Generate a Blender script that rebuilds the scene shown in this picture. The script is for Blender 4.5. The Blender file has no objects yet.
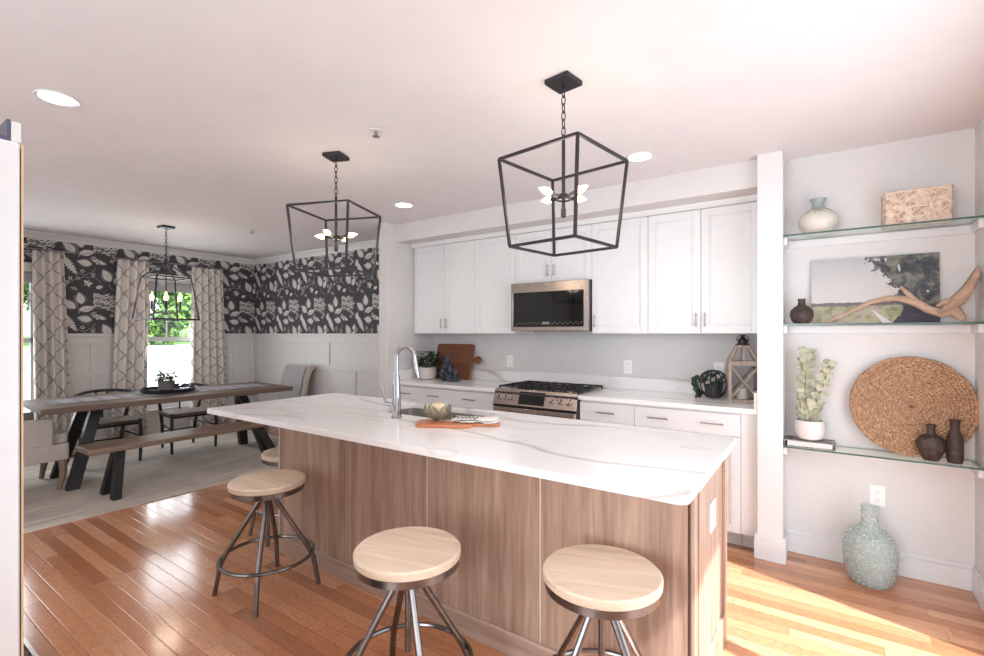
import bpy, bmesh, math, random
from math import sin, cos, pi, radians
from mathutils import Vector, Matrix, noise
from mathutils.geometry import tessellate_polygon
random.seed(7)
SC = bpy.context.scene
COL = SC.collection

# ------------------------------------------------------------------ camera
cam = bpy.data.cameras.new('camera'); cam.sensor_width = 36; cam.lens = 480/984*36
cam.shift_y = 5.5/984; cam.clip_start = .02; cam.clip_end = 300
co = bpy.data.objects.new('camera', cam); COL.objects.link(co)
co.location = (0, 0, 1.39); co.rotation_euler = (radians(90), 0, radians(34.6))
SC.camera = co
# ------------------------------------------------------------------ view, world, lights
SC.view_settings.view_transform = 'Standard'; SC.view_settings.look = 'None'
SC.view_settings.gamma = 1; SC.view_settings.use_curve_mapping = False
SC.view_settings.exposure = 0.80
W = bpy.data.worlds.new('world'); SC.world = W; W.use_nodes = True
nt = W.node_tree; bg = nt.nodes['Background']
bg.inputs[0].default_value = (.80, .90, 1, 1); bg.inputs[1].default_value = 1.6

def light(name, kind, loc, target, energy, color=(1, 1, 1), size=1, sy=None, spot=None, blend=.6):
    l = bpy.data.lights.new(name, kind); l.energy = energy; l.color = color
    o = bpy.data.objects.new(name, l); COL.objects.link(o); o.location = loc
    d = Vector(target) - Vector(loc); o.rotation_euler = d.to_track_quat('-Z', 'Y').to_euler()
    if kind == 'AREA':
        l.size = size
        if sy: l.shape = 'RECTANGLE'; l.size_y = sy
    elif kind == 'SUN': l.angle = radians(size)
    elif kind == 'SPOT': l.spot_size = radians(spot); l.spot_blend = blend; l.shadow_soft_size = size
    else: l.shadow_soft_size = size
    return o
CE_ = 2.50
light('sun', 'SUN', (6, 0, 8), (6-.95, .29, 8-1.235), 6.0, (1, .965, .97), .9)
light('rear_fill_light', 'AREA', (-.8, -2.42, 1.43), (-.95, 0, 1.43), 58, (.91, .965, 1), 2.0, 1.7)  # added fill from behind the camera, placed in an unseen window opening
light('slider_daylight', 'AREA', (.78, 1.95, 1.1), (-2, 1.95, 1.0), 12, (.92, .97, 1), 1.7, 1.9)
light('recessed_or_fill_lamp', 'SPOT', (-.95, .70, CE_-.02), (-.95, .70, 0), 20, (1, .97, .94), .07, spot=150, blend=.8)  # added lamp out of view, brightens the island front, stools and floor
light('dining_window_light', 'AREA', (-7.02, 2.78, 1.3), (-3, 2.78, .9), 6, (.93, .97, 1), .6, 1.5)
light('dining_window_light', 'AREA', (-7.02, 1.05, 1.3), (-3, 1.05, .9), 7, (.93, .97, 1), .7, 1.5)

# ------------------------------------------------------------------ materials
def nm(name):
    m = bpy.data.materials.new(name); m.use_nodes = True
    t = m.node_tree; return m, t, t.nodes['Principled BSDF']
def setp(b, **k):
    for n, v in k.items():
        n = n.replace('_', ' ')
        if n in b.inputs: b.inputs[n].default_value = v
def lin(c): return tuple(((x/255+.055)/1.055)**2.4 if x > 10 else x/255/12.92 for x in c[:3]) + (1,)
def mth(t, op, a, b=None, c=None):
    n = t.nodes.new('ShaderNodeMath'); n.operation = op
    for i, v in enumerate((a, b, c)):
        if v is None: continue
        if isinstance(v, (int, float)): n.inputs[i].default_value = v
        else: t.links.new(v, n.inputs[i])
    return n.outputs[0]
def ramp(t, f, stops, interp='LINEAR'):
    n = t.nodes.new('ShaderNodeValToRGB'); n.color_ramp.interpolation = interp
    e = n.color_ramp.elements
    while len(e) < len(stops): e.new(.5)
    for x, (p, c) in zip(e, stops): x.position = p; x.color = c if len(c) == 4 else c + (1,)
    t.links.new(f, n.inputs[0]); return n.outputs[0]
def mix(t, f, a, b, mode='MIX'):
    n = t.nodes.new('ShaderNodeMix'); n.data_type = 'RGBA'; n.blend_type = mode
    for i, v in ((0, f), (6, a), (7, b)):
        if isinstance(v, (int, float)): n.inputs[i].default_value = v
        elif isinstance(v, tuple): n.inputs[i].default_value = v
        else: t.links.new(v, n.inputs[i])
    return n.outputs[2]
def coord(t, scale=(1, 1, 1), rot=(0, 0, 0), kind='Object', loc=(0, 0, 0)):
    c = t.nodes.new('ShaderNodeTexCoord'); m = t.nodes.new('ShaderNodeMapping')
    m.inputs['Scale'].default_value = scale; m.inputs['Rotation'].default_value = rot; m.inputs['Location'].default_value = loc
    t.links.new(c.outputs[kind], m.inputs[0]); return m.outputs[0]
def noi(t, v, scale, detail=3, dist=0, rough=.5, out=0):
    n = t.nodes.new('ShaderNodeTexNoise'); n.inputs['Scale'].default_value = scale
    n.inputs['Detail'].default_value = detail; n.inputs['Distortion'].default_value = dist; n.inputs['Roughness'].default_value = rough
    t.links.new(v, n.inputs['Vector']); return n.outputs[out]
def sep(t, v):
    n = t.nodes.new('ShaderNodeSeparateXYZ'); t.links.new(v, n.inputs[0]); return n.outputs
def comb(t, x, y, z):
    n = t.nodes.new('ShaderNodeCombineXYZ')
    for i, v in enumerate((x, y, z)):
        if isinstance(v, (int, float)): n.inputs[i].default_value = v
        else: t.links.new(v, n.inputs[i])
    return n.outputs[0]
def wn(t, v):
    n = t.nodes.new('ShaderNodeTexWhiteNoise'); n.noise_dimensions = '3D'; t.links.new(v, n.inputs['Vector']); return n.outputs['Value']
def bump(t, b, h, strength=.2, dist=.01):
    n = t.nodes.new('ShaderNodeBump'); n.inputs['Strength'].default_value = strength; n.inputs['Distance'].default_value = dist
    t.links.new(h, n.inputs['Height']); t.links.new(n.outputs[0], b.inputs['Normal'])
def plain(name, rgb, rough=.5, metal=0, var=.04, vs=14, bmp=0, **k):
    m, t, b = nm(name); c = lin(rgb)
    setp(b, Roughness=rough, Metallic=metal, **k)
    f = noi(t, coord(t), vs, 3)
    lo = tuple(x*(1-var*2) for x in c[:3]) + (1,); hi = tuple(min(1, x*(1+var)) for x in c[:3]) + (1,)
    t.links.new(ramp(t, f, ((.3, lo), (.7, hi))), b.inputs['Base Color'])
    if bmp: bump(t, b, f, bmp, .004)
    return m
def wood(name, a, bb, axis='x', rough=.45, sc=1.0, contrast=1, bmp=.1):
    m, t, b = nm(name); setp(b, Roughness=rough)
    s = {'x': (1.2, 22, 22), 'y': (22, 1.2, 22), 'z': (22, 22, 1.2)}[axis]
    v = coord(t, tuple(q*sc for q in s))
    f = noi(t, v, 1.0, 5, .8, .6); g = noi(t, v, 4.5, 3, .3)
    h = mth(t, 'ADD', mth(t, 'MULTIPLY', f, .7), mth(t, 'MULTIPLY', g, .3))
    t.links.new(ramp(t, h, ((.5-.2/contrast, lin(a)), (.5+.2/contrast, lin(bb)))), b.inputs['Base Color'])
    bump(t, b, h, bmp, .003); return m
def glass(name, rgb=(235, 245, 240), rough=.02, tint=1):
    m, t, b = nm(name); setp(b, Roughness=rough, IOR=1.12, Transmission_Weight=1.0)
    f = noi(t, coord(t), 20); c = lin(rgb)
    t.links.new(ramp(t, f, ((.2, tuple(x*.97 for x in c[:3])), (.8, c))), b.inputs['Base Color'])
    return m
def emit(name, rgb, s):
    m, t, b = nm(name); b.inputs['Emission Color'].default_value = lin(rgb); b.inputs['Emission Strength'].default_value = s
    b.inputs['Base Color'].default_value = lin(rgb); return m

M = {}
M['wall'] = plain('wall_paint', (216, 213, 212), .75, var=.01)
M['ceil'] = plain('ceiling_paint', (230, 226, 228), .85, var=.012, vs=5)
M['trim'] = plain('white_trim_paint', (222, 221, 222), .35, var=.01)
M['wains'] = plain('cream_wainscot_paint', (212, 209, 206), .4, var=.01)
M['cab'] = plain('white_cabinet_paint', (230, 231, 232), .35, var=.01)
M['iron'] = plain('dark_iron', (58, 56, 60), .42, .55, var=.1)
M['gun'] = plain('gunmetal_tube', (128, 124, 124), .27, .95, var=.12, vs=9)
M['black'] = plain('black_paint', (28, 27, 30), .45, var=.1)
M['steel'] = plain('brushed_steel', (186, 174, 165), .24, 1, var=.05)
M['sinksteel'] = plain('satin_sink_steel', (172, 167, 162), .42, .7, var=.03)
M['chrome'] = plain('chrome', (176, 174, 176), .12, 1, var=.02)
M['nickel'] = plain('nickel_pull', (160, 156, 154), .3, .9, var=.03)
M['copper'] = plain('copper_trim', (205, 120, 80), .25, 1)
M['blackglass'] = plain('black_glass', (14, 14, 16), .06, var=.02)
M['grate'] = plain('cast_iron', (34, 33, 36), .55, .2, var=.15)
M['plastic'] = plain('white_plastic', (245, 244, 242), .3, var=.01)
M['slot'] = plain('dark_slot', (60, 58, 58), .6)
M['bulb'] = emit('warm_bulb', (255, 214, 150), 7)
M['can'] = emit('ceiling_lamp_lens', (255, 250, 242), 9)
M['candle'] = plain('wax', (232, 224, 210), .5)
M['glass'] = glass('clear_glass', (255, 255, 255))
M['petalglass'] = plain('smoky_petal_glass', (218, 212, 192), .12, var=.12, vs=60, Transmission_Weight=.75, IOR=1.1)
M['shelfglass'] = glass('greenish_shelf_glass', (240, 249, 245), .02)
M['edge'] = plain('green_glass_edge', (70, 98, 90), .2, var=.1)
M['pane'] = glass('window_glass', (250, 252, 252), 0)
M['linen'] = plain('beige_linen', (192, 182, 173), .9, var=.06, vs=90, bmp=.3)
M['greylin'] = plain('blue_grey_upholstery', (160, 157, 157), .9, var=.05, vs=90, bmp=.3)
M['charpaper'] = plain('charcoal_wallpaper', (72, 70, 75), .8, var=.05)
M['leafpaper'] = plain('ivory_wallpaper_print', (214, 210, 206), .8, var=.1, vs=60)
M['leafgrey'] = plain('grey_wallpaper_print', (150, 148, 150), .8, var=.1, vs=60)
M['stoolwood'] = wood('bleached_stool_wood', (198, 172, 146), (232, 214, 194), 'x', .55, .8, 1.0)
M['veneer'] = wood('greybrown_veneer', (142, 114, 100), (196, 168, 148), 'z', .42, .8, 1.1, .04)
M['veneerx'] = wood('greybrown_veneer_long', (146, 120, 106), (196, 170, 152), 'x', .42, .9, 1.0, .04)
M['tablewood'] = wood('weathered_table_wood', (84, 66, 56), (124, 102, 88), 'y', .6, .7, 1)
M['benchwood'] = wood('bench_wood', (98, 80, 68), (146, 122, 106), 'y', .4, .7, 1)
M['walnut'] = wood('walnut_board', (104, 60, 38), (142, 88, 60), 'x', .4, .9)
M['acacia'] = wood('orange_board', (186, 108, 72), (214, 142, 100), 'x', .35, .9)
M['legwood'] = wood('weathered_leg_wood', (112, 92, 78), (148, 124, 106), 'z', .5, .9)
M['woven'] = plain('woven_cord_seat', (122, 104, 92), .85, var=.3, vs=120, bmp=.5)
M['lantwood'] = wood('greyed_lantern_wood', (138, 120, 110), (188, 172, 160), 'z', .7, 1.2, 1)
M['drift'] = wood('driftwood', (142, 114, 94), (200, 172, 150), 'x', .7, 1.0, 1, .5)
M['leaf'] = plain('dark_green_leaf', (52, 84, 44), .45, var=.3, vs=30)
M['leaf2'] = plain('deep_green_leaf', (38, 66, 36), .45, var=.3, vs=30)
M['sage'] = plain('silvery_sage_leaf', (184, 182, 158), .7, var=.18, vs=50)
M['succ'] = plain('olive_succulent', (96, 98, 52), .6, var=.25, vs=50)
M['stem'] = plain('brown_stem', (104, 88, 66), .7, var=.2)
M['ceramic'] = plain('matte_white_ceramic', (222, 214, 210), .6, var=.04, vs=30)
M['greypot'] = plain('grey_concrete_pot', (120, 112, 110), .8, var=.12, vs=40)
M['soil'] = plain('dark_soil', (58, 46, 38), .95, var=.3, vs=80, bmp=.5)
M['darkclay'] = plain('dark_brown_clay', (66, 52, 46), .6, var=.3, vs=34, bmp=.5)
M['stone'] = plain('blue_grey_stone', (78, 82, 92), .3, var=.6, vs=26, bmp=.6)
M['fridge'] = plain('fridge_steel', (205, 205, 206), .45, .35, var=.015)
M['gasket'] = plain('tan_door_edge', (205, 176, 140), .5)
M['dkfridge'] = plain('charcoal_fridge_case', (58, 54, 56), .5)
M['hinge'] = plain('blue_grey_hinge', (84, 88, 104), .4, .4)
M['tray'] = plain('dark_navy_tray', (38, 42, 52), .25, var=.1)
M['towelw'] = plain('white_towel', (236, 233, 228), .9, var=.03, vs=90, bmp=.3)
M['towelk'] = plain('dark_towel_stripe', (58, 58, 62), .9, var=.1)
M['sand'] = plain('cream_wax', (232, 214, 176), .7, var=.05)
M['bookcov'] = plain('grey_book_cover', (150, 146, 144), .5, var=.5, vs=40)
M['pages'] = plain('book_pages', (226, 222, 216), .8, var=.1, vs=160)
M['lawn'] = plain('outdoor_lawn', (112, 150, 80), .9, var=.3, vs=3)
M['drive'] = plain('pale_driveway', (236, 234, 230), .9, var=.03, vs=2)
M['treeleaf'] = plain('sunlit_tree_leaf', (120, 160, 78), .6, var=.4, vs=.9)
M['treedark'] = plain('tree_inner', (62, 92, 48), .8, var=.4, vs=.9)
M['bark'] = plain('bark', (96, 82, 70), .9, var=.3, vs=6)
M['shade'] = plain('grey_roller_shade', (176, 174, 178), .8, var=.03)

def quartz():
    m, t, b = nm('white_quartz_with_grey_veins'); setp(b, Roughness=.14)
    v = coord(t, (.42, 1.25, 1.0), (0, 0, radians(7)))
    n1 = noi(t, v, 1.25, 2.2, .35, .45)
    vein = ramp(t, mth(t, 'ABSOLUTE', mth(t, 'SUBTRACT', n1, .5)), ((0, (1, 1, 1)), (.007, (.45, .45, .45)), (.022, (0, 0, 0))))
    mask = ramp(t, noi(t, v, 2.3, 2), ((.40, (.1, .1, .1)), (.58, (1, 1, 1))))
    v2 = coord(t, (.7, 1.5, 1.3), (0, 0, radians(-14)), loc=(3, 1, 0))
    n2 = noi(t, v2, 1.5, 2, .5, .5)
    ve2 = ramp(t, mth(t, 'ABSOLUTE', mth(t, 'SUBTRACT', n2, .45)), ((0, (.4, .4, .4)), (.010, (0, 0, 0))))
    tot = mth(t, 'MINIMUM', mth(t, 'ADD', mth(t, 'MULTIPLY', vein, mask), mth(t, 'MULTIPLY', ve2, mask)), 1)
    base = mix(t, noi(t, v, 3, 3), lin((245, 243, 242)), lin((238, 236, 236)))
    t.links.new(mix(t, mth(t, 'MULTIPLY', tot, .75), base, lin((178, 168, 162))), b.inputs['Base Color'])
    return m
M['quartz'] = quartz()

def oak_floor():
    m, t, b = nm('oak_strip_floor')
    v = coord(t); x, y, z = sep(t, v)
    w, L = .072, 1.05
    ry = mth(t, 'DIVIDE', y, w); row = mth(t, 'FLOOR', ry); fy = mth(t, 'FRACT', ry)
    off = mth(t, 'MULTIPLY', wn(t, comb(t, row, 3.3, 0)), 7.0)
    rx = mth(t, 'DIVIDE', mth(t, 'ADD', x, off), L); colm = mth(t, 'FLOOR', rx); fx = mth(t, 'FRACT', rx)
    r = wn(t, comb(t, row, colm, 1.5))
    base = ramp(t, r, ((0, lin((172, 112, 76))), (.25, lin((196, 134, 95))), (.6, lin((208, 148, 108))), (.9, lin((220, 166, 128))), (1, lin((158, 100, 68)))))
    gv = comb(t, mth(t, 'ADD', mth(t, 'MULTIPLY', x, 1.6), mth(t, 'MULTIPLY', r, 37)), mth(t, 'MULTIPLY', y, 13), mth(t, 'MULTIPLY', r, 11))
    g = noi(t, gv, 1.3, 4, 1.6, .55)
    gw = mth(t, 'FRACT', mth(t, 'MULTIPLY', g, 12))
    gl = ramp(t, gw, ((0, (.66, .60, .56)), (.3, (1, 1, 1)), (.75, (1.0, 1.0, 1.0)), (1, (.72, .66, .62))))
    fine = ramp(t, noi(t, comb(t, mth(t, 'MULTIPLY', x, 5), mth(t, 'MULTIPLY', y, 160), r), 1, 3), ((.3, (.86, .86, .86)), (.6, (1, 1, 1))))
    c = mix(t, .8, base, gl, 'MULTIPLY'); c = mix(t, .7, c, fine, 'MULTIPLY')
    ey = mth(t, 'MINIMUM', fy, mth(t, 'SUBTRACT', 1, fy)); ex = mth(t, 'MINIMUM', fx, mth(t, 'SUBTRACT', 1, fx))
    gap = mth(t, 'MAXIMUM', mth(t, 'LESS_THAN', ey, .014), mth(t, 'LESS_THAN', ex, .0012))
    c = mix(t, mth(t, 'MULTIPLY', gap, .65), c, lin((70, 40, 26)))
    t.links.new(c, b.inputs['Base Color'])
    setp(b, Roughness=.17, Coat_Weight=.25, Coat_Roughness=.1)
    tilt = mth(t, 'MULTIPLY', mth(t, 'SUBTRACT', wn(t, comb(t, row, colm, 9.5)), .5), fy)
    h = mth(t, 'ADD', mth(t, 'MULTIPLY', ramp(t, ey, ((0, (0, 0, 0)), (.06, (1, 1, 1)))), .6), mth(t, 'ADD', mth(t, 'MULTIPLY', tilt, .5), mth(t, 'MULTIPLY', g, .3)))
    bump(t, b, h, .16, .004)
    return m
M['floor'] = oak_floor()

def rug_mat():
    m, t, b = nm('beige_grey_rug'); setp(b, Roughness=.95)
    v = coord(t, (26, 1.2, 1)); a = noi(t, v, 1.2, 4, .2); v2 = coord(t, (2, 1.3, 1)); c = noi(t, v2, 2, 3)
    col = ramp(t, mth(t, 'ADD', mth(t, 'MULTIPLY', a, .6), mth(t, 'MULTIPLY', c, .4)), ((.36, lin((176, 166, 158))), (.5, lin((200, 188, 176))), (.64, lin((220, 208, 194)))))
    t.links.new(col, b.inputs['Base Color']); bump(t, b, a, .3, .004); return m
M['rug'] = rug_mat()

def curtain_mat():
    m, t, b = nm('ogee_print_curtain'); setp(b, Roughness=.9)
    v = coord(t); x, y, z = sep(t, v)
    w_, h_ = .165, .25
    cz = mth(t, 'MULTIPLY', mth(t, 'COSINE', mth(t, 'MULTIPLY', z, 2*pi/h_)), .21); yy = mth(t, 'DIVIDE', y, w_)
    def line(q):
        return mth(t, 'LESS_THAN', mth(t, 'ABSOLUTE', mth(t, 'SUBTRACT', mth(t, 'FRACT', q), .5)), .045)
    l1 = mth(t, 'MAXIMUM', line(mth(t, 'ADD', yy, cz)), line(mth(t, 'SUBTRACT', mth(t, 'ADD', yy, .5), cz)))
    base = mix(t, noi(t, coord(t, (1, 60, 60)), 3), lin((218, 210, 204)), lin((230, 223, 218)))
    t.links.new(mix(t, mth(t, 'MULTIPLY', l1, .75), base, lin((138, 134, 138))), b.inputs['Base Color'])
    setp(b, Subsurface_Weight=0.0)
    return m
M['curtain'] = curtain_mat()

def stripes(name, a, c, period, axis=0, duty=.5):
    m, t, b = nm(name); setp(b, Roughness=.9)
    s = sep(t, coord(t))[axis]
    f = mth(t, 'LESS_THAN', mth(t, 'FRACT', mth(t, 'DIVIDE', s, period)), duty)
    t.links.new(mix(t, f, lin(a), lin(c)), b.inputs['Base Color']); return m
M['pillow'] = stripes('striped_pillow', (196, 190, 184), (60, 62, 72), .045, 2, .5)

def runner_mat():
    m, t, b = nm('grey_woven_runner'); setp(b, Roughness=.95)
    x, y, z = sep(t, coord(t))
    a = mth(t, 'LESS_THAN', mth(t, 'FRACT', mth(t, 'DIVIDE', y, .16)), .3)
    c = mth(t, 'LESS_THAN', mth(t, 'FRACT', mth(t, 'DIVIDE', x, .09)), .35)
    n = noi(t, coord(t, (60, 60, 1)), 1)
    base = mix(t, n, lin((150, 148, 156)), lin((180, 176, 180)))
    col = mix(t, mth(t, 'MULTIPLY', mth(t, 'ADD', a, c), .35), base, lin((92, 92, 102)))
    t.links.new(col, b.inputs['Base Color']); return m
M['runner'] = runner_mat()

def woven_disc():
    m, t, b = nm('woven_seagrass'); setp(b, Roughness=.85)
    x, y, z = sep(t, coord(t))
    r = mth(t, 'SQRT', mth(t, 'ADD', mth(t, 'MULTIPLY', x, x), mth(t, 'MULTIPLY', z, z)))
    an = mth(t, 'ARCTAN2', z, x)
    ring = mth(t, 'FLOOR', mth(t, 'DIVIDE', r, .0155))
    v = comb(t, mth(t, 'MULTIPLY', an, mth(t, 'ADD', 10, mth(t, 'MULTIPLY', r, 90))), mth(t, 'MULTIPLY', r, 90), ring)
    n = noi(t, v, 1.0, 4, .5, .7)
    t.links.new(ramp(t, n, ((.34, lin((96, 64, 44))), (.45, lin((152, 110, 80))), (.55, lin((190, 152, 120))), (.66, lin((228, 204, 176))))), b.inputs['Base Color'])
    bump(t, b, n, .9, .006); return m
M['seagrass'] = woven_disc()

def glaze_vase():
    m, t, b = nm('grey_green_drip_glaze'); setp(b, Roughness=.25)
    v = coord(t); x, y, z = sep(t, v)
    n = noi(t, coord(t, (40, 40, 6)), 1.2, 3)
    h = mth(t, 'ADD', mth(t, 'DIVIDE', z, .22), mth(t, 'MULTIPLY', mth(t, 'SUBTRACT', n, .5), .5))
    t.links.new(ramp(t, h, ((.2, lin((214, 208, 198))), (.5, lin((206, 204, 192))), (.62, lin((168, 168, 142))), (.74, lin((158, 168, 168))), (1, lin((150, 160, 166))))), b.inputs['Base Color'])
    return m
M['glaze'] = glaze_vase()

def carved():
    m, t, b = nm('carved_whitewashed_wood'); setp(b, Roughness=.7)
    n = noi(t, coord(t), 40, 4)
    t.links.new(ramp(t, n, ((.35, lin((170, 138, 116))), (.55, lin((216, 192, 172))), (.7, lin((232, 212, 196))))), b.inputs['Base Color'])
    bump(t, b, n, .5, .004); return m
M['carved'] = carved()
M['carvedlight'] = plain('whitewash_relief', (236, 218, 200), .7, var=.08, vs=60)

def frosted_green():
    m, t, b = nm('seeded_green_glass'); setp(b, Roughness=.12, IOR=1.22, Transmission_Weight=.72)
    n = noi(t, coord(t, (1, 1, 1.2)), 62, 4, .3, .7)
    low = noi(t, coord(t), 5, 2)
    f = mth(t, 'ADD', mth(t, 'MULTIPLY', n, .75), mth(t, 'MULTIPLY', low, .25))
    t.links.new(ramp(t, f, ((.34, lin((196, 210, 204))), (.50, lin((226, 235, 232))), (.66, lin((246, 248, 247))))), b.inputs['Base Color'])
    t.links.new(ramp(t, n, ((.45, (.08, .08, .08)), (.7, (.45, .45, .45)))), b.inputs['Roughness'])
    bump(t, b, n, .3, .006); return m
M['demi'] = frosted_green()

def painting_mat():
    m, t, b = nm('landscape_painting'); setp(b, Roughness=.7)
    x, y, z = sep(t, coord(t))      # x 0..0.59, z 0..0.38
    n = noi(t, coord(t), 14, 5, .4, .6); n2 = noi(t, coord(t, loc=(4, 2, 1)), 34, 4, .8, .6); nl = noi(t, coord(t, (1, 1, 1.6), loc=(1, 7, 3)), 6, 5, .5, .6)
    nn = mth(t, 'SUBTRACT', n, .5); nn2 = mth(t, 'SUBTRACT', n2, .5); nnl = mth(t, 'SUBTRACT', nl, .5)
    sky = ramp(t, mth(t, 'ADD', mth(t, 'DIVIDE', z, .38), mth(t, 'MULTIPLY', nnl, .5)), ((.3, lin((208, 203, 200))), (1, lin((178, 177, 180)))))
    field = ramp(t, n, ((.34, lin((118, 116, 98))), (.46, lin((158, 158, 126))), (.56, lin((178, 168, 152))), (.66, lin((150, 140, 124)))))
    dark = ramp(t, mth(t, 'ADD', mth(t, 'MULTIPLY', n, .7), mth(t, 'MULTIPLY', n2, .3)), ((.38, lin((54, 56, 64))), (.5, lin((78, 82, 84))), (.56, lin((118, 118, 108))), (.7, lin((134, 128, 118)))))
    def lt(a, c): return mth(t, 'LESS_THAN', a, c)
    zz = mth(t, 'ADD', z, mth(t, 'MULTIPLY', nn2, .02))
    c = mix(t, lt(zz, .125), sky, lin((116, 108, 112)))
    c = mix(t, lt(zz, .105), c, field)
    px = mth(t, 'SUBTRACT', mth(t, 'SUBTRACT', x, .30), mth(t, 'MULTIPLY', mth(t, 'SUBTRACT', .075, z), .9))
    pw = mth(t, 'MULTIPLY', mth(t, 'SUBTRACT', .085, z), .28)
    path = mth(t, 'MULTIPLY', lt(mth(t, 'ABSOLUTE', px), pw), lt(z, .075))
    c = mix(t, path, c, lin((206, 204, 206)))
    shade = lt(mth(t, 'SUBTRACT', mth(t, 'ADD', .40, mth(t, 'MULTIPLY', z, .3)), mth(t, 'ADD', x, mth(t, 'MULTIPLY', nn, .12))), 0)
    c = mix(t, mth(t, 'MULTIPLY', shade, lt(z, .11)), c, lin((62, 62, 78)))
    edge = mth(t, 'SUBTRACT', .385, mth(t, 'MULTIPLY', mth(t, 'MAXIMUM', mth(t, 'SUBTRACT', z, .19), 0), .55))
    tree = lt(edge, mth(t, 'ADD', x, mth(t, 'MULTIPLY', mth(t, 'ADD', nnl, mth(t, 'MULTIPLY', nn2, .5)), .34)))
    tree = mth(t, 'MULTIPLY', tree, mth(t, 'LESS_THAN', .10, z))
    hole = mth(t, 'LESS_THAN', .66, noi(t, coord(t, loc=(2.2, 0, .5)), 20, 2))
    c = mix(t, mth(t, 'MULTIPLY', tree, mth(t, 'SUBTRACT', 1, hole)), c, dark)
    t.links.new(c, b.inputs['Base Color']); bump(t, b, n2, .3, .002); return m
M['paint'] = painting_mat()

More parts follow.
